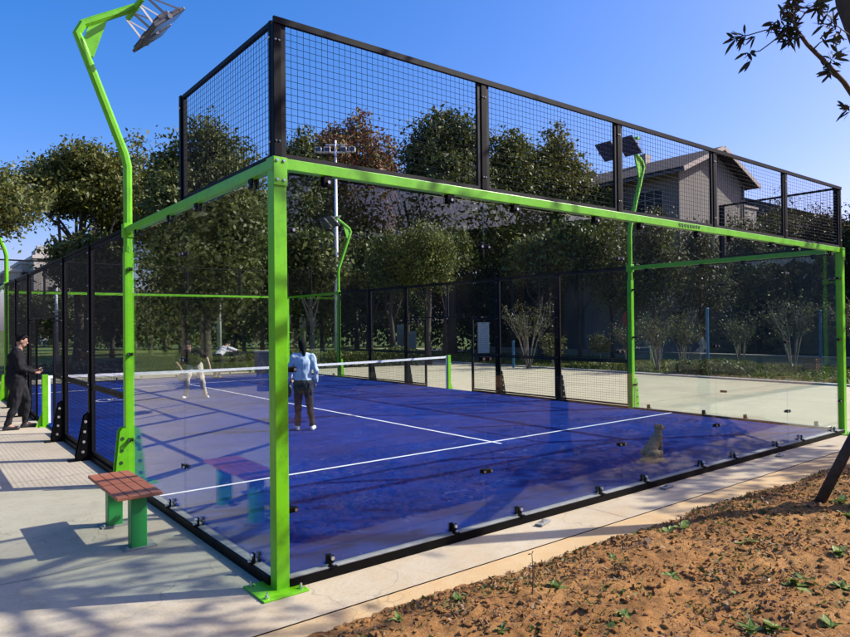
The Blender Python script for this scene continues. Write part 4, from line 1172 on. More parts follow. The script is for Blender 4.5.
spots = [(twigs[0], 5, 1), (twigs[0], 4, .75), (twigs[1], 5, 1), (twigs[2], 6, .55), (twigs[2], 7, 1), (twigs[3], 7, 1), (twigs[3], 5, .5), (twigs[4], 6, 1), (twigs[5], 7, 1), (twigs[6], 7, 1), (twigs[7], 5, 1), (twigs[7], 4, .7), (twigs[8], 5, 1), (twigs[9], 4, 1)]
for tw, n_, f in spots:
    i = min(len(tw) - 2, int(f * (len(tw) - 1))); fr = f * (len(tw) - 1) - i
    p = tw[i].lerp(tw[i + 1], fr); d = tw[i + 1] - tw[i]
    for q in range(3): rosette(b, p + Vector((r_.uniform(-.05, .05), r_.uniform(-.05, .05), r_.uniform(-.05, .05))), d, n_, 0.115, r_)
for px, py in ((795, 24), (786, 26), (780, 22), (793, 14), (799, 8), (790, 34), (828, 66), (834, 71), (838, 60), (800, 3), (820, 4), (783, 34), (788, 18), (796, 38)):
    for q in range(2): rosette(b, pxpt(px + r_.uniform(-3, 3), py + r_.uniform(-3, 3), 5.55), (r_.uniform(-1, 1), r_.uniform(-1, 1), 0.2), 6, 0.115, r_)
b.build('hanging_leaves', L_NEAR, nt_)
P, nr = lobe_points(lobes, 1800, 0.2, 0.16)
keep = P[:, 2] > 5.85          # the crown starts high on the trunk
leaf_mesh('crown', P[keep], 0.15, [L_NEAR, L_DARK], nt_, aspect=0.34, droop=0.4)
pr_ = thing('tree_prop', 'dark leaning pole propping the tree at the right edge of the soil', 'pole', (5.06, -1.56, 0))
b = MB(); a0, a1_ = Vector((5.04, -1.55, -0.02)), pxpt(874, 395, 6.35)
b.tube([a0, a0.lerp(a1_, .5), a1_], [0.052, 0.05, 0.046], 10); b.build('shaft', BARK, pr_, smooth=True)

# ------------------------------------------------------------ soil clutter
def scatter_stones():
    b = MB(); r_ = random.Random(3)
    base = []
    bm = bmesh.new(); bmesh.ops.create_icosphere(bm, subdivisions=1, radius=1)
    V = np.array([v.co[:] for v in bm.verts]); F = [[v.index for v in f.verts] for f in bm.faces]; bm.free()
    vs, fs = [], []
    for k in range(11000):
        x = r_.uniform(-0.9, 9.0); y = -0.80 - (r_.random() ** 1.25) * 2.9
        if y < -3.5: continue
        h = soil_h(x, y)
        if h < G: continue
        s = 0.004 + 0.026 * r_.random() ** 5
        nn = V * np.array([s * r_.uniform(.7, 1.4), s * r_.uniform(.7, 1.4), s * r_.uniform(.4, .9)]) * (1 + 0.25 * rng.normal(size=(len(V), 1)).clip(-1, 1))
        nn = nn + np.array([x, y, h + s * 0.15]); o = len(vs)
        vs += nn.tolist(); fs += [[i + o for i in f] for f in F]
    b.v = vs; b.f = fs; b.m = [0] * len(fs)
    return b.build('soil_clods', SOIL)
tag(scatter_stones(), 'loose clods and pebbles strewn over the bare red soil', 'clods', kind='stuff')
def litter(name, n, L, mats, label, cat, xr=(-0.9, 9), yr=(-0.82, -3.5), flat=True, aspect=0.5, edge=0.0):
    P = []; r_ = random.Random(len(name) * 7)
    while len(P) < n:
        x = r_.uniform(*xr); y = yr[0] + (yr[1] - yr[0]) * r_.random() ** 1.2
        if noise.noise(Vector((x * 2.1, y * 3.0, 7 + L * 900))) + r_.uniform(-.18, .18) < 0.06: continue
        h = soil_h(x, y)
        if h > G: P.append((x, y, h + 0.012))
    return tag(leaf_mesh(name, np.array(P), L, mats, None, aspect=aspect), label, cat, kind='stuff')
DRY = leaf_mat('dry_leaf', (0.10, 0.05, 0.022), (0.24, 0.14, 0.065), (0.38, 0.27, 0.15), 0.1)
litter('dry_leaves', 11000, 0.028, [DRY], 'dry brown leaf litter scattered on the soil', 'leaf litter')
litter('green_sprouts', 5200, 0.032, [L_BRIGHT, L_MID], 'small green sprouts and fallen green leaves on the soil', 'sprouts', aspect=0.35)
WEED = leaf_mat('weed_leaf', (0.09, 0.13, 0.02), (0.20, 0.27, 0.045), (0.36, 0.40, 0.12), 0.25)
litter('dry_straw', 4200, 0.065, [DRY], 'thin dry straw and stalks strewn over the soil', 'straw', aspect=0.05)
litter('fallen_leaves', 260, 0.06, [WEED, DRY, L_MID], 'larger fallen leaves, green and tan, lying on the soil', 'leaf litter', aspect=0.55)
def weed(px, py, s, label, seed, n=15):
    # plant standing where the ground ray lands
    D = CAM.z / max(0.02, ((py - (324.7 - 0.0104 * (px - 425))) / FPX)); p = at(px, D); p.z = soil_h(p.x, p.y)
    r_ = random.Random(seed); b = MB()
    t = thing('weed', label, 'weed', p, 'green weeds sprouting from the soil')
    for k in range(n):
        a = r_.uniform(0, 6.28); e = r_.uniform(0.02, 0.9); L = s * r_.uniform(0.35, 0.95); w = L * r_.uniform(0.45, 0.85)
        d = Vector((math.cos(a) * math.cos(e), math.sin(a) * math.cos(e), math.sin(e)))
        sd = Vector((-math.sin(a), math.cos(a), 0)); st = p + d * L * 0.35 + Vector((r_.uniform(-.3, .3), r_.uniform(-.3, .3), 0)) * s * 0.5
        b.add([st - d * L * .3, st + sd * w * .5, st + d * L * .5 + sd * w * .42 - Vector((0, 0, L * .08)), st + d * L * .95 - Vector((0, 0, L * .28)), st + d * L * .5 - sd * w * .42 - Vector((0, 0, L * .08)), st - sd * w * .5], [(0, 1, 2, 3, 4, 5)])
    b.build('leaves', WEED, t)
    b = MB(); b.tube([p - Vector((0, 0, .01)), p + Vector((0, 0, s * .5))], [0.004, 0.002], 5); b.build('stem', GREEN_DK, t)
wl = [(668, 530, .13, 'broad-leaved weed below the middle of the kerb'), (683, 528, .12, 'pale weed right beside the broad-leaved one'), (742, 547, .10, 'small weed right of centre on the soil'),
      (790, 590, .13, 'weed in a clump right of centre near the bottom'), (800, 585, .11, 'companion weed of the right-hand clump'), (826, 632, .14, 'weed with big leaves at the bottom right'),
      (745, 634, .15, 'dense weed at the bottom edge under the right half'), (770, 634, .13, 'weed at the bottom edge beside a big flat leaf'), (668, 580, .08, 'small sprout left of the right-hand clump'),
      (690, 462 + 24, .09, 'small weed by the concrete edge near the prop'), (838, 505, .14, 'weed at the foot of the prop'), (846, 520, .12, 'weed right of the prop foot'),
      (553, 590, .09, 'small weed in the middle of the soil'), (456, 604, .09, 'weed left of the thin upright twig'), (498, 632, .10, 'yellowish weed at the bottom centre'),
      (622, 622, .09, 'pale-leaved sprout at the bottom right of centre'), (610, 560, .07, 'tiny sprout between the clods'), (836, 560, .11, 'weed at the right edge of the soil'), (838, 594, .10, 'lower weed at the right edge of the soil'), (395, 622, .09, 'small weed near the left end of the soil')]
for k, (px, py, s, lab) in enumerate(wl): weed(px, py, s * (0.72 if py > 615 else 0.9), lab, 40 + k)
p = at(529, CAM.z * FPX / (602 - 324), 0); p.z = soil_h(p.x, p.y)
tw = thing('upright_twig', 'thin bare seedling stick standing in the soil', 'twig', p)
b = MB(); b.tube([p, p + Vector((0.01, 0, .14)), p + Vector((0.0, 0, .27))], [0.005, 0.004, 0.002], 5); b.build('stem', BARK, tw)
b = MB()
for k in range(4): rosette(b, p + Vector((0, 0, .10 + k * .055)), (random.uniform(-1, 1), random.uniform(-1, 1), .5), 2, 0.035, random.Random(k))
b.build('leaves', L_BROWN, tw)
# metal anchor tabs lying by the kerb
for k, (x, y, a) in enumerate(((2.55, -0.17, .3), (4.6, -0.16, .1), (7.35, -0.17, .2))):
    t = thing('anchor_tab', ['grey metal tab on the concrete, nearest the corner post', 'grey metal tab lying by the middle of the kerb', 'grey metal tab by the right end of the kerb'][k], 'metal tab', (x, y, G), 'metal tabs by the kerb')
    b = MB(); b.box((x, y, G + .012), (.20, .07, .02), rz=a, bev=.004); b.build('plate', GALV, t)
    b = MB(); b.tube([(x, y, G + .02), (x, y, G + .045)], .014, 6); b.build('bolt', STEEL, t)
# ------------------------------------------------------------ people
def seg(b, p, q, r0, r1, n=12, flat=1.0, side=(1, 0, 0), mi=0):
    """tapered rounded limb segment; flat squeezes it along the horizontal axis across 'side'"""
    p, q = Vector(p), Vector(q); d = q - p; L = d.length; x = d.normalized()
    s = Vector(side); s = (s - x * s.dot(x)).normalized(); t = x.cross(s)
    vs = []; rings = []
    prof = []
    for k in range(4):
        a = math.pi / 2 * (1 - k / 4); prof.append((-math.sin(a) * r0, math.cos(a) * r0))
    for k in range(5): prof.append((L * k / 4, r0 + (r1 - r0) * k / 4))
    for k in range(1, 5):
        a = math.pi / 2 * k / 4; prof.append((L + math.sin(a) * r1, math.cos(a) * r1))
    for (u, r) in prof:
        for k in range(n):
            an = 2 * math.pi * k / n
            vs.append(p + x * u + (s * math.cos(an) + t * math.sin(an) * flat) * max(r, 0.001))
    fs = []
    for i in range(len(prof) - 1):
        for k in range(n): fs.append((i * n + k, i * n + (k + 1) % n, (i + 1) * n + (k + 1) % n, (i + 1) * n + k))
    fs.append(tuple(reversed(range(n)))); fs.append(tuple(range((len(prof) - 1) * n, len(prof) * n)))
    b.add(vs, fs, mi)
def fuse(mb, name, mats, parent, vox=0.008, it=4, wr=0.0, wscale=9):
    """weld overlapping shapes into one continuous smooth surface"""
    me = bpy.data.meshes.new('tmp'); me.from_pydata([tuple(v) for v in mb.v], [], mb.f)
    o = bpy.data.objects.new('tmp', me); col.objects.link(o)
    bm = bmesh.new(); bm.from_mesh(me); bmesh.ops.recalc_face_normals(bm, faces=bm.faces); bm.to_mesh(me); bm.free()
    m = o.modifiers.new('r', 'REMESH'); m.mode = 'VOXEL'; m.voxel_size = vox
    s = o.modifiers.new('s', 'SMOOTH'); s.factor = 0.6; s.iterations = it
    dg = bpy.context.evaluated_depsgraph_get()
    ev = bpy.data.meshes.new_from_object(o.evaluated_get(dg), depsgraph=dg)
    vs = [v.co.copy() for v in ev.vertices]; fs = [tuple(p.vertices) for p in ev.polygons]
    if wr:
        ns = [v.normal.copy() for v in ev.vertices]
        vs = [v + n * wr * (noise.noise(v * wscale) + 0.6 * noise.noise(Vector((v.x * 22, v.y * 22, v.z * 9)))) for v, n in zip(vs, ns)]
    bpy.data.objects.remove(o); bpy.data.meshes.remove(ev)
    b = MB(); b.add(vs, fs)
    return b.build(name, mats, parent, smooth=True)
SKIN = simple('skin', (0.36, 0.20, 0.13), 0.5, var=0.08)
HAIR = simple('hair', (0.010, 0.008, 0.007), 0.8, var=0.3, spec=0.15)
def person(loc, head_deg, J, label, top, bottom, shoe, sole=None, sleeve='long', scale=1.0, wide=1.0, hair='short', group='people round the court', name='person'):
    """J: joints in body space (x right, y forward, z up, metres for a 1.75 m adult)"""
    Mx = Matrix.Translation(Vector(loc)) @ Matrix.Rotation(R(head_deg), 4, 'Z') @ Matrix.Scale(scale, 4)
    t = thing(name, label, 'person', loc, group)
    def T(v): return Mx @ Vector(v)
    S = scale; side = (Mx.to_3x3() @ Vector((1, 0, 0))).normalized(); fwd = (Mx.to_3x3() @ Vector((0, 1, 0))).normalized()
    J = {k: Vector(v) for k, v in J.items()}
    P = {k: T(v) for k, v in J.items()}
    # ---- body
    b = MB()
    H = P['head']; tilt = (P['head'] - P['neck']).normalized(); hf = (fwd - tilt * fwd.dot(tilt)).normalized()
    if 'look' in J: hf = (Mx.to_3x3() @ J['look']).normalized(); hf = (hf - tilt * hf.dot(tilt)).normalized()
    hs_ = hf.cross(tilt)
    hm = Matrix((hs_, hf, tilt)).transposed()
    b.blob(H + tilt * 0.015 * S, (0.075 * S, 0.093 * S, 0.112 * S), sub=3, mat=hm)
    b.blob(H - tilt * 0.055 * S + hf * 0.030 * S, (0.054 * S, 0.060 * S, 0.062 * S), sub=3, mat=hm)
    b.blob(H - tilt * 0.015 * S + hf * 0.096 * S, (0.014 * S, 0.022 * S, 0.024 * S), sub=2, mat=hm)      # nose
    b.blob(H - tilt * 0.062 * S + hf * 0.084 * S, (0.024 * S, 0.010 * S, 0.010 * S), sub=2, mat=hm)      # lips
    b.blob(H + tilt * 0.018 * S + hf * 0.085 * S, (0.05 * S, 0.012 * S, 0.010 * S), sub=2, mat=hm)       # brow
    for s in (-1, 1): b.blob(H - tilt * 0.01 * S + hs_ * s * 0.077 * S, (0.010 * S, 0.020 * S, 0.032 * S), sub=2, mat=hm)
    seg(b, P['neck'] - tilt * 0.03 * S, H - tilt * 0.05 * S, 0.056 * S, 0.052 * S, side=side)
    seg(b, P['chest'], P['neck'], 0.10 * S, 0.06 * S, side=side)
    seg(b, P['pelvis'], P['chest'], 0.12 * S, 0.13 * S, flat=0.7, side=side)
    for s in ('l', 'r'):
        seg(b, P['sh_' + s], P['el_' + s], 0.046 * S, 0.036 * S, side=side)
        seg(b, P['el_' + s], P['wr_' + s], 0.037 * S, 0.025 * S, side=side)
        seg(b, P['chest'] * 0.3 + P['neck'] * 0.7 - tilt * 0.04 * S, P['sh_' + s], 0.06 * S, 0.05 * S, side=side)
        seg(b, P['hip_' + s], P['kn_' + s], 0.075 * S, 0.052 * S, side=side)
        seg(b, P['kn_' + s], P['an_' + s], 0.050 * S, 0.035 * S, side=side)
        seg(b, P['an_' + s], P['toe_' + s], 0.036 * S, 0.028 * S, side=side)
        # hand: palm, four fingers of unequal length, thumb
        d = (P['wr_' + s] - P['el_' + s]).normalized()
        if 'hd_' + s in J: d = (Mx.to_3x3() @ J['hd_' + s]).normalized()
        sg = -1 if s == 'l' else 1
        ps = (fwd - d * fwd.dot(d)).normalized(); pn = d.cross(ps) * sg
        w0 = P['wr_' + s]
        seg(b, w0, w0 + d * 0.065 * S, 0.026 * S, 0.036 * S, side=ps, flat=0.45)
        for k, (off, L) in enumerate(((0.027, 0.070), (0.009, 0.080), (-0.009, 0.074), (-0.026, 0.058))):
            a = w0 + d * 0.075 * S + ps * off * S; m = a + (d * 0.9 - pn * 0.25).normalized() * L * 0.5 * S; e = m + (d * 0.6 - pn * 0.8).normalized() * L * 0.5 * S
            seg(b, a, m, 0.0088 * S, 0.0082 * S, n=8); seg(b, m, e, 0.0082 * S, 0.0072 * S, n=8)
        a = w0 + d * 0.025 * S + ps * 0.03 * S; m = a + (d * 0.6 + ps * 0.7).normalized() * 0.035 * S
        seg(b, a, m, 0.012 * S, 0.010 * S, n=8); seg(b, m, m + (d * .9 - pn * .2).normalized() * 0.03 * S, 0.010 * S, 0.008 * S, n=8)
    fuse(b, 'body', SKIN, t, vox=0.0062 * S, it=3)
    # eyes
    b = MB()
    for s in (-1, 1): b.blob(H + tilt * 0.002 * S + hf * 0.089 * S + hs_ * s * 0.031 * S, (0.012 * S, 0.006 * S, 0.006 * S), sub=1, mat=hm)
    b.build('eyes', HAIR, t)
    # hair
    b = MB()
    b.blob(H + tilt * 0.035 * S - hf * 0.018 * S, (0.084 * S, 0.093 * S, 0.100 * S), sub=3, mat=hm, rough=0.06)
    b.blob(H + tilt * 0.085 * S + hf * 0.035 * S, (0.062 * S, 0.052 * S, 0.045 * S), sub=3, mat=hm, rough=0.1)
    if hair == 'long':
        b.blob(H - tilt * 0.03 * S - hf * 0.045 * S, (0.080 * S, 0.060 * S, 0.100 * S), sub=3, mat=hm, rough=0.1)
        seg(b, H - hf * 0.05 * S, H - tilt * 0.20 * S - hf * 0.06 * S, 0.066 * S, 0.03 * S, side=side)
    fuse(b, 'hair', HAIR, t, vox=0.008 * S, it=2, wr=0.005)
    # ---- upper garment
    b = MB(); wd = wide
    seg(b, P['pelvis'] + tilt * 0.04 * S, P['waist'] if 'waist' in P else P['pelvis'].lerp(P['chest'], .5), 0.155 * S * wd, 0.15 * S * wd, flat=0.72, side=side)
    seg(b, P['waist'] if 'waist' in P else P['pelvis'].lerp(P['chest'], .5), P['chest'], 0.15 * S * wd, 0.162 * S * (0.4 + 0.6 * wd), flat=0.68, side=side)
    seg(b, P['chest'], P['chest'].lerp(P['neck'], 0.72), 0.15 * S * (0.5 + 0.5 * wd), 0.085 * S, flat=0.75, side=side)
    for s in ('l', 'r'):
        seg(b, P['chest'].lerp(P['neck'], 0.72), P['sh_' + s], 0.07 * S, 0.066 * S * (0.5 + 0.5 * wd), side=side)
        if sleeve == 'long':
            seg(b, P['sh_' + s], P['el_' + s], 0.068 * S * (0.5 + 0.5 * wd), 0.055 * S, side=side); seg(b, P['el_' + s], P['el_' + s].lerp(P['wr_' + s], .94), 0.054 * S, 0.040 * S, side=side)
        else:
            seg(b, P['sh_' + s], P['sh_' + s].lerp(P['el_' + s], .75), 0.066 * S, 0.064 * S, side=side)
    fuse(b, 'top', top, t, vox=0.010 * S, it=3, wr=0.020)
    # ---- trousers
    b = MB()
    seg(b, P['pelvis'] - tilt * 0.02 * S, P['pelvis'] + tilt * 0.06 * S, 0.150 * S * wd, 0.140 * S * wd, flat=0.75, side=side)
    for s in ('l', 'r'):
        seg(b, P['hip_' + s], P['kn_' + s], 0.100 * S * (0.4 + 0.6 * wd), 0.074 * S, side=side)
        seg(b, P['kn_' + s], P['kn_' + s].lerp(P['an_' + s], .93), 0.072 * S, 0.056 * S, side=side)
    fuse(b, 'trousers', bottom, t, vox=0.010 * S, it=3, wr=0.017)
    # ---- shoes
    for s in ('l', 'r'):
        b = MB(); an, toe = P['an_' + s], P['toe_' + s]; d = (toe - an); d.z = 0; d.normalize()
        heel = Vector((an.x, an.y, toe.z)) - d * 0.035 * S
        seg(b, heel, toe + d * 0.02 * S, 0.040 * S, 0.042 * S, side=d.cross(Vector((0, 0, 1))), flat=0.95)
        seg(b, heel, an - Vector((0, 0, 0.01)), 0.042 * S, 0.045 * S, side=side)
        for i, v in enumerate(b.v):
            if v[2] < toe.z - 0.028 * S: b.v[i] = (v[0], v[1], toe.z - 0.028 * S)
        f = fuse(b, 'shoe', shoe, t, vox=0.007 * S, it=2)
    return t
def std(**kw):
    J = dict(pelvis=(0, 0, .94), chest=(0, 0.0, 1.28), neck=(0, 0.0, 1.48), head=(0, 0.02, 1.63),
             sh_l=(-.19, 0, 1.42), sh_r=(.19, 0, 1.42), el_l=(-.24, -.02, 1.13), el_r=(.24, -.02, 1.13), wr_l=(-.25, .08, .88), wr_r=(.25, .08, .88),
             hip_l=(-.09, 0, .90), hip_r=(.09, 0, .90), kn_l=(-.11, .02, .50), kn_r=(.11, .02, .50), an_l=(-.12, -.02, .09), an_r=(.12, -.02, .09), toe_l=(-.14, .12, .03), toe_r=(.14, .12, .03))
    J.update(kw); return J
def cloth(name, c, var=0.15): return simple(name, c, 0.85, var=var, scale=12, spec=0.2, bmp=0.15, bscale=120)
BLK_C = cloth('black_cloth', (0.012, 0.012, 0.014)); 
DARKSHOE = simple('dark_shoe', (0.02, 0.02, 0.022), 0.5); WSHOE = simple('white_shoe', (0.6, 0.6, 0.6), 0.5)
# man in black at the gate, holding a phone in front of him
man = person((-0.45, 10.0, G + 0.002), -96, std(pelvis=(0, -.02, .93), chest=(0, -.01, 1.27), neck=(0, .03, 1.47), head=(0, .07, 1.61), look=(0.0, 1, -.10),
      sh_l=(-.20, 0, 1.41), sh_r=(.20, 0, 1.41), el_l=(-.25, .04, 1.13), el_r=(.25, .03, 1.13), wr_l=(-.10, .27, 1.05), wr_r=(.12, .27, 1.02), hd_l=(.5, .7, .1), hd_r=(-.3, .8, .1),
      kn_l=(-.11, .16, .51), an_l=(-.12, .12, .09), toe_l=(-.13, .26, .03), kn_r=(.11, -.02, .50), an_r=(.11, -.16, .09), toe_r=(.12, -.02, .03)),
      'heavy-set man in black sweatshirt and trousers standing outside the court by the net post', BLK_C, cloth('black_trouser', (0.016, 0.016, 0.018)), DARKSHOE, wide=1.5, scale=1.01)
ph = Mh = Matrix.Translation(Vector((-0.45, 10.0, G))) @ Matrix.Rotation(R(-96), 4, 'Z')
t = thing('phone', 'small dark phone in the hands of the man in black', 'phone', Mh @ Vector((0.0, .37, 1.08)))
b = MB(); b.box(Mh @ Vector((0.0, .37, 1.08)), (.075, .15, .009), mat=(Mh.to_3x3() @ Matrix.Rotation(R(40), 3, 'X')), bev=.003); b.build('case', BLACK, t)
b = MB(); b.box(Mh @ Vector((0.0, .366, 1.085)), (.066, .135, .002), mat=(Mh.to_3x3() @ Matrix.Rotation(R(40), 3, 'X'))); b.build('screen', glass_face(), t)
def racket(grip, dirv, label, face_n):
    """padel racket: short handle, perforated teardrop head"""
    g = Vector(grip); d = Vector(dirv).normalized(); n = Vector(face_n); n = (n - d * n.dot(d)).normalized(); s = d.cross(n)
    t = thing('padel_racket', label, 'racket', g, 'padel rackets')
    b = MB(); b.tube([g - d * .06, g + d * .08], 0.016, 8); b.build('grip', RUBBER, t)
    b = MB(); c = g + d * .25; pts = []
    for k in range(24):
        a = 2 * math.pi * k / 24; r = 0.13 if math.cos(a) > 0 else 0.13 + 0.03 * (-math.cos(a))
        pts.append(c + d * math.cos(a) * r + s * math.sin(a) * 0.115 - n * 0.017)
    b.prism(pts, n * 0.034); b.tube([g + d * .07, g + d * .13], 0.015, 6)
    f = b.build('head', simple('racket_dark', (0.03, 0.035, 0.05), 0.35, var=0.3), t)
    b = MB()
    for i in range(-3, 4):
        for j in range(-3, 4):
            if i * i + j * j < 11: q = c + d * i * .026 + s * j * .026; b.tube([q - n * .0185, q + n * .0185], 0.005, 6)
    b.build('holes', simple('hole_grey2', (0.2, 0.2, 0.22), 0.8), f)
    return t
# player in black shirt and beige trousers, bent and striding beyond the net
pl1 = person((3.74, 12.62, 0.002), 150, std(pelvis=(0, 0, .82), chest=(.05, .22, 1.06), neck=(.07, .33, 1.20), head=(.09, .42, 1.31), look=(0.3, 1, -.5),
      sh_l=(-.13, .26, 1.17), sh_r=(.25, .28, 1.14), el_l=(-.34, .30, .98), el_r=(.36, .38, .90), wr_l=(-.42, .38, .78), wr_r=(.22, .52, .76),
      hip_l=(-.09, 0, .80), hip_r=(.09, 0, .80), kn_l=(-.17, .08, .45), kn_r=(.15, .16, .46), an_l=(-.24, -.02, .09), an_r=(.20, .02, .09), toe_l=(-.31, .11, .03), toe_r=(.24, .16, .03)),
      'player in black T-shirt and beige trousers bending forward beyond the net', BLK_C, cloth('beige_cloth', (0.50, 0.44, 0.36)), WSHOE, sleeve='short', scale=1.04)
Mp = Matrix.Translation(Vector((3.74, 12.62, 0.0))) @ Matrix.Rotation(R(150), 4, 'Z') @ Matrix.Scale(1.04, 4)
racket(Mp @ Vector((.20, .58, .70)), Mp.to_3x3() @ Vector((-.25, .6, -.45)), 'dark racket held low by the bending player', (0, 0, 1))
# figure in white leaning over beyond the hedge
person(at(218, 23.4, 0.002), -60, std(pelvis=(0, -.05, .78), chest=(0, .28, 1.00), neck=(0, .42, 1.09), head=(0, .53, 1.18), look=(0, 1, -.4),
      sh_l=(-.18, .36, 1.05), sh_r=(.18, .36, 1.05), el_l=(-.2, .58, .95), el_r=(.2, .60, .98), wr_l=(-.14, .80, .92), wr_r=(.14, .85, .96),
      hip_l=(-.09, -.05, .78), hip_r=(.09, -.05, .78), kn_l=(-.12, .06, .44), kn_r=(.12, .0, .44), an_l=(-.12, -.05, .09), an_r=(.12, -.15, .09), toe_l=(-.13, .09, .03), toe_r=(.13, -.01, .03)),
      'person in a white shirt leaning forward, arms out, at the far court end', cloth('white_cloth', (0.45, 0.45, 0.43)), BLK_C, DARKSHOE, scale=1.0)
# woman in pale blue with her back to us
wm = person((3.38, 6.08, 0.002), -28, std(pelvis=(0, 0, .93), chest=(0, .0, 1.28), neck=(0, .03, 1.48), head=(-.01, .06, 1.62), look=(-.3, 1, -.2),
      sh_l=(-.17, 0, 1.40), sh_r=(.17, 0, 1.40), el_l=(-.27, .05, 1.15), el_r=(.25, -.04, 1.14), wr_l=(-.24, .22, .99), wr_r=(.24, .04, .92),
      kn_l=(-.10, .03, .50), an_l=(-.11, -.02, .09), toe_l=(-.14, .12, .03), kn_r=(.12, -.01, .50), an_r=(.17, -.05, .09), toe_r=(.20, .09, .03)),
      'dark-haired woman in loose pale blue sweater and dark leggings, back turned, on the near half', cloth('pale_blue_cloth', (0.44, 0.56, 0.70)), cloth('leggings', (0.022, 0.025, 0.035)), WSHOE, wide=1.12, scale=0.90, hair='long')
Mw = Matrix.Translation(Vector((3.38, 6.08, 0.0))) @ Matrix.Rotation(R(-28), 4, 'Z') @ Matrix.Scale(0.9, 4)
racket(Mw @ Vector((-.24, .28, .93)), Mw.to_3x3() @ Vector((-.25, .35, -.55)), 'dark racket hanging from the left hand of the woman in blue', Mw.to_3x3() @ Vector((0.3, 1, 0)))

# ------------------------------------------------------------ sitting dog
DX = Matrix.Translation(Vector((5.63, 0.66, 0.003))) @ Matrix.Rotation(R(-102), 4, 'Z')
dog = thing('dog', 'small tan dog sitting on the blue turf just inside the near glass wall', 'dog', (5.63, 0.66, 0.003))
b = MB()
def dp(*v): return DX @ Vector(v)
sd = DX.to_3x3() @ Vector((1, 0, 0))
seg(b, dp(0, -.10, .10), dp(0, -.02, .20), .085, .082, side=sd); seg(b, dp(0, -.02, .20), dp(0, .07, .30), .080, .068, side=sd)     # trunk sloping up to the chest
seg(b, dp(0, .05, .27), dp(0, .08, .20), .07, .05, side=sd)
seg(b, dp(0, .07, .31), dp(0, .085, .40), .052, .044, side=sd)                                                                       # neck
b.blob(dp(0, .10, .425), (.052, .058, .047), sub=3, mat=DX.to_3x3())
seg(b, dp(0, .13, .415), dp(0, .185, .405), .027, .019, side=sd)                                                                     # muzzle
for s in (-1, 1):
    seg(b, dp(s * .045, .07, .24), dp(s * .045, .085, .13), .030, .022, side=sd); seg(b, dp(s * .045, .085, .13), dp(s * .045, .09, .03), .021, .017, side=sd); seg(b, dp(s * .045, .09, .018), dp(s * .045, .125, .016), .019, .016, side=sd)
    seg(b, dp(s * .070, -.09, .10), dp(s * .085, .03, .11), .055, .038, side=sd)                                                     # thigh, knee forward
    seg(b, dp(s * .085, .03, .10), dp(s * .080, -.07, .035), .030, .018, side=sd)                                                    # shank back to the hock
    seg(b, dp(s * .080, -.07, .022), dp(s * .085, .05, .018), .018, .019, side=sd)                                                   # hind foot
    seg(b, dp(s * .042, .085, .455), dp(s * .066, .085, .405), .018, .011, side=sd, flat=.5)                                         # hanging ear
seg(b, dp(0, -.16, .05), dp(-.03, -.22, .03), .022, .012, side=sd)
def fur():
    m, nt, bb, o = mat_nodes('dog_fur')
    n = noise_tex(nt, 9, 5); n2 = noise_tex(nt, 130, 4, .8, stretch=(1, 1, .3))
    c = ramp(nt, n, [(.35, (.28, .19, .11)), (.6, (.46, .32, .19)), (.75, (.6, .42, .28))])
    c = mixc(nt, ramp(nt, n2, [(.45, (0,) * 3), (.65, (.5,) * 3)]), c, (.06, .045, .03))
    nt.links.new(c, bb.inputs['Base Color']); bb.inputs['Roughness'].default_value = .9; bump(nt, bb, n2, .6, .01)
    return m
fuse(b, 'body', fur(), dog, vox=.006, it=3, wr=.006, wscale=30)
b = MB(); b.blob(dp(0, .205, .41), (.010, .008, .008), sub=2)
for s in (-1, 1): b.blob(dp(s * .022, .152, .44), (.006, .006, .006), sub=1)
b.build('eyes_and_nose', HAIR, dog)

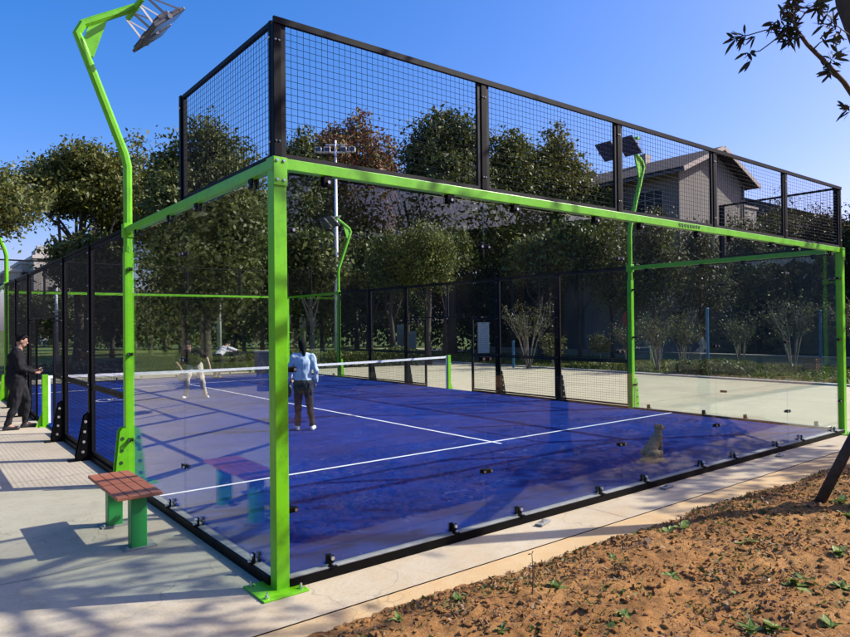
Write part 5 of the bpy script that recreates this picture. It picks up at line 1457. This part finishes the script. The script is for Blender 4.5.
# trees behind the viewpoint, mirrored in the glass
hedge('dark_hedge', (-14, 4, Z0), (-15, 62, Z0), 2.5, 5.0, [L_DARK], 'tall dark hedge added left of the court, out of view, to block reflected sky', 30000, 0.36, group='tall dark hedges')  # unseen hedge added to keep horizon sky out of the side glass
hedge('dark_hedge', (-40, -27, Z0), (9, -33, Z0), 3.0, 6.4, [L_DARK], 'unseen tall dark hedge added behind the viewpoint to block reflected sky', 30000, 0.42, group='tall dark hedges', rough=0.12)  # added out of view, tall enough to hide low sky in the end glass
hedge('dark_hedge', (9, -33, Z0), (30, -37, Z0), 3.0, 6.6, [L_DARK, L_BROWN], 'unseen tall dark hedge added behind the viewpoint, right of the first', 14000, 0.42, group='tall dark hedges', rough=0.12)  # continues the added hedge that hides reflected low sky
rear_tree(7.9, -13.0, 8.0, (1.7, 1.7, 2.4), [L_BRIGHT, L_YEL], 'tall thin bright tree behind the viewpoint', 650, 410, trunk_r=.12, bark=BARK_PALE, clump=.4, shell=.1)
rear_tree(11.3, -13.8, 7.6, (1.9, 1.9, 2.2), [L_MID, L_YEL], 'thin green tree behind the viewpoint, right of the bright one', 550, 411, trunk_r=.14, clump=.4, shell=.1)
tree('garden_tree', (13.6, -4.4, -0.02), 8.3, (2.7, 2.5, 1.5), [L_NEAR, L_DARK], 'second garden tree to the right outside the picture', n=1500, leaf=0.17, trunk_r=.13, seed=77, clump=.22, shell=.1, group='trees behind the viewpoint')
rear_tree(13.2, -10.2, 7.4, (1.7, 1.7, 2.1), [L_YEL, L_BRIGHT], 'small yellow tree behind the viewpoint', 520, 412, trunk_r=.09, bark=BARK_PALE, clump=.4, shell=.1)
rear_tree(16.4, -11.5, 8.4, (2.0, 2.0, 2.4), [L_MID, L_YEL], 'taller green tree behind the viewpoint, right of the yellow one', 620, 413, trunk_r=.12, clump=.45, shell=.1)
rear_tree(5.0, -13.5, 6.0, (1.8, 1.8, 2.2), [L_MID, L_YEL], 'thin tree behind the viewpoint, nearest the court', 1500, 400, trunk_r=.12, bark=BARK_PALE)
rear_tree(9.5, -16.0, 7.5, (2.2, 2.2, 2.6), [L_BROWN, L_MID], 'brown tree behind the viewpoint', 2500, 401, trunk_r=.17)
rear_tree(15.5, -17.0, 6.5, (2.6, 2.6, 2.0), [L_DARK], 'dark tree behind the viewpoint, farthest right', 5000, 402)
for k, (x, y, h, r, lab) in enumerate(((-6.0, 13.5, 6.5, 1.9, 'dark tree added out of view left of the court, nearest the viewpoint'), (-8.2, 18.5, 8.0, 2.4, 'second dark tree added out of view left of the court'),
        (-10.5, 24, 9.0, 3.0, 'third dark tree added out of view left of the court'), (-9.5, 31, 9.5, 3.0, 'fourth dark tree added out of view left of the court'), (-13, 38, 10.5, 3.6, 'farthest dark tree added out of view left of the court'))):
    rear_tree(x, y, h, (r, r, h * 0.42), [L_DARK], lab, 7000, 403 + k, leaf=0.22, shell=0.25)  # unseen trees added so the side glass mirrors dark foliage, not sky
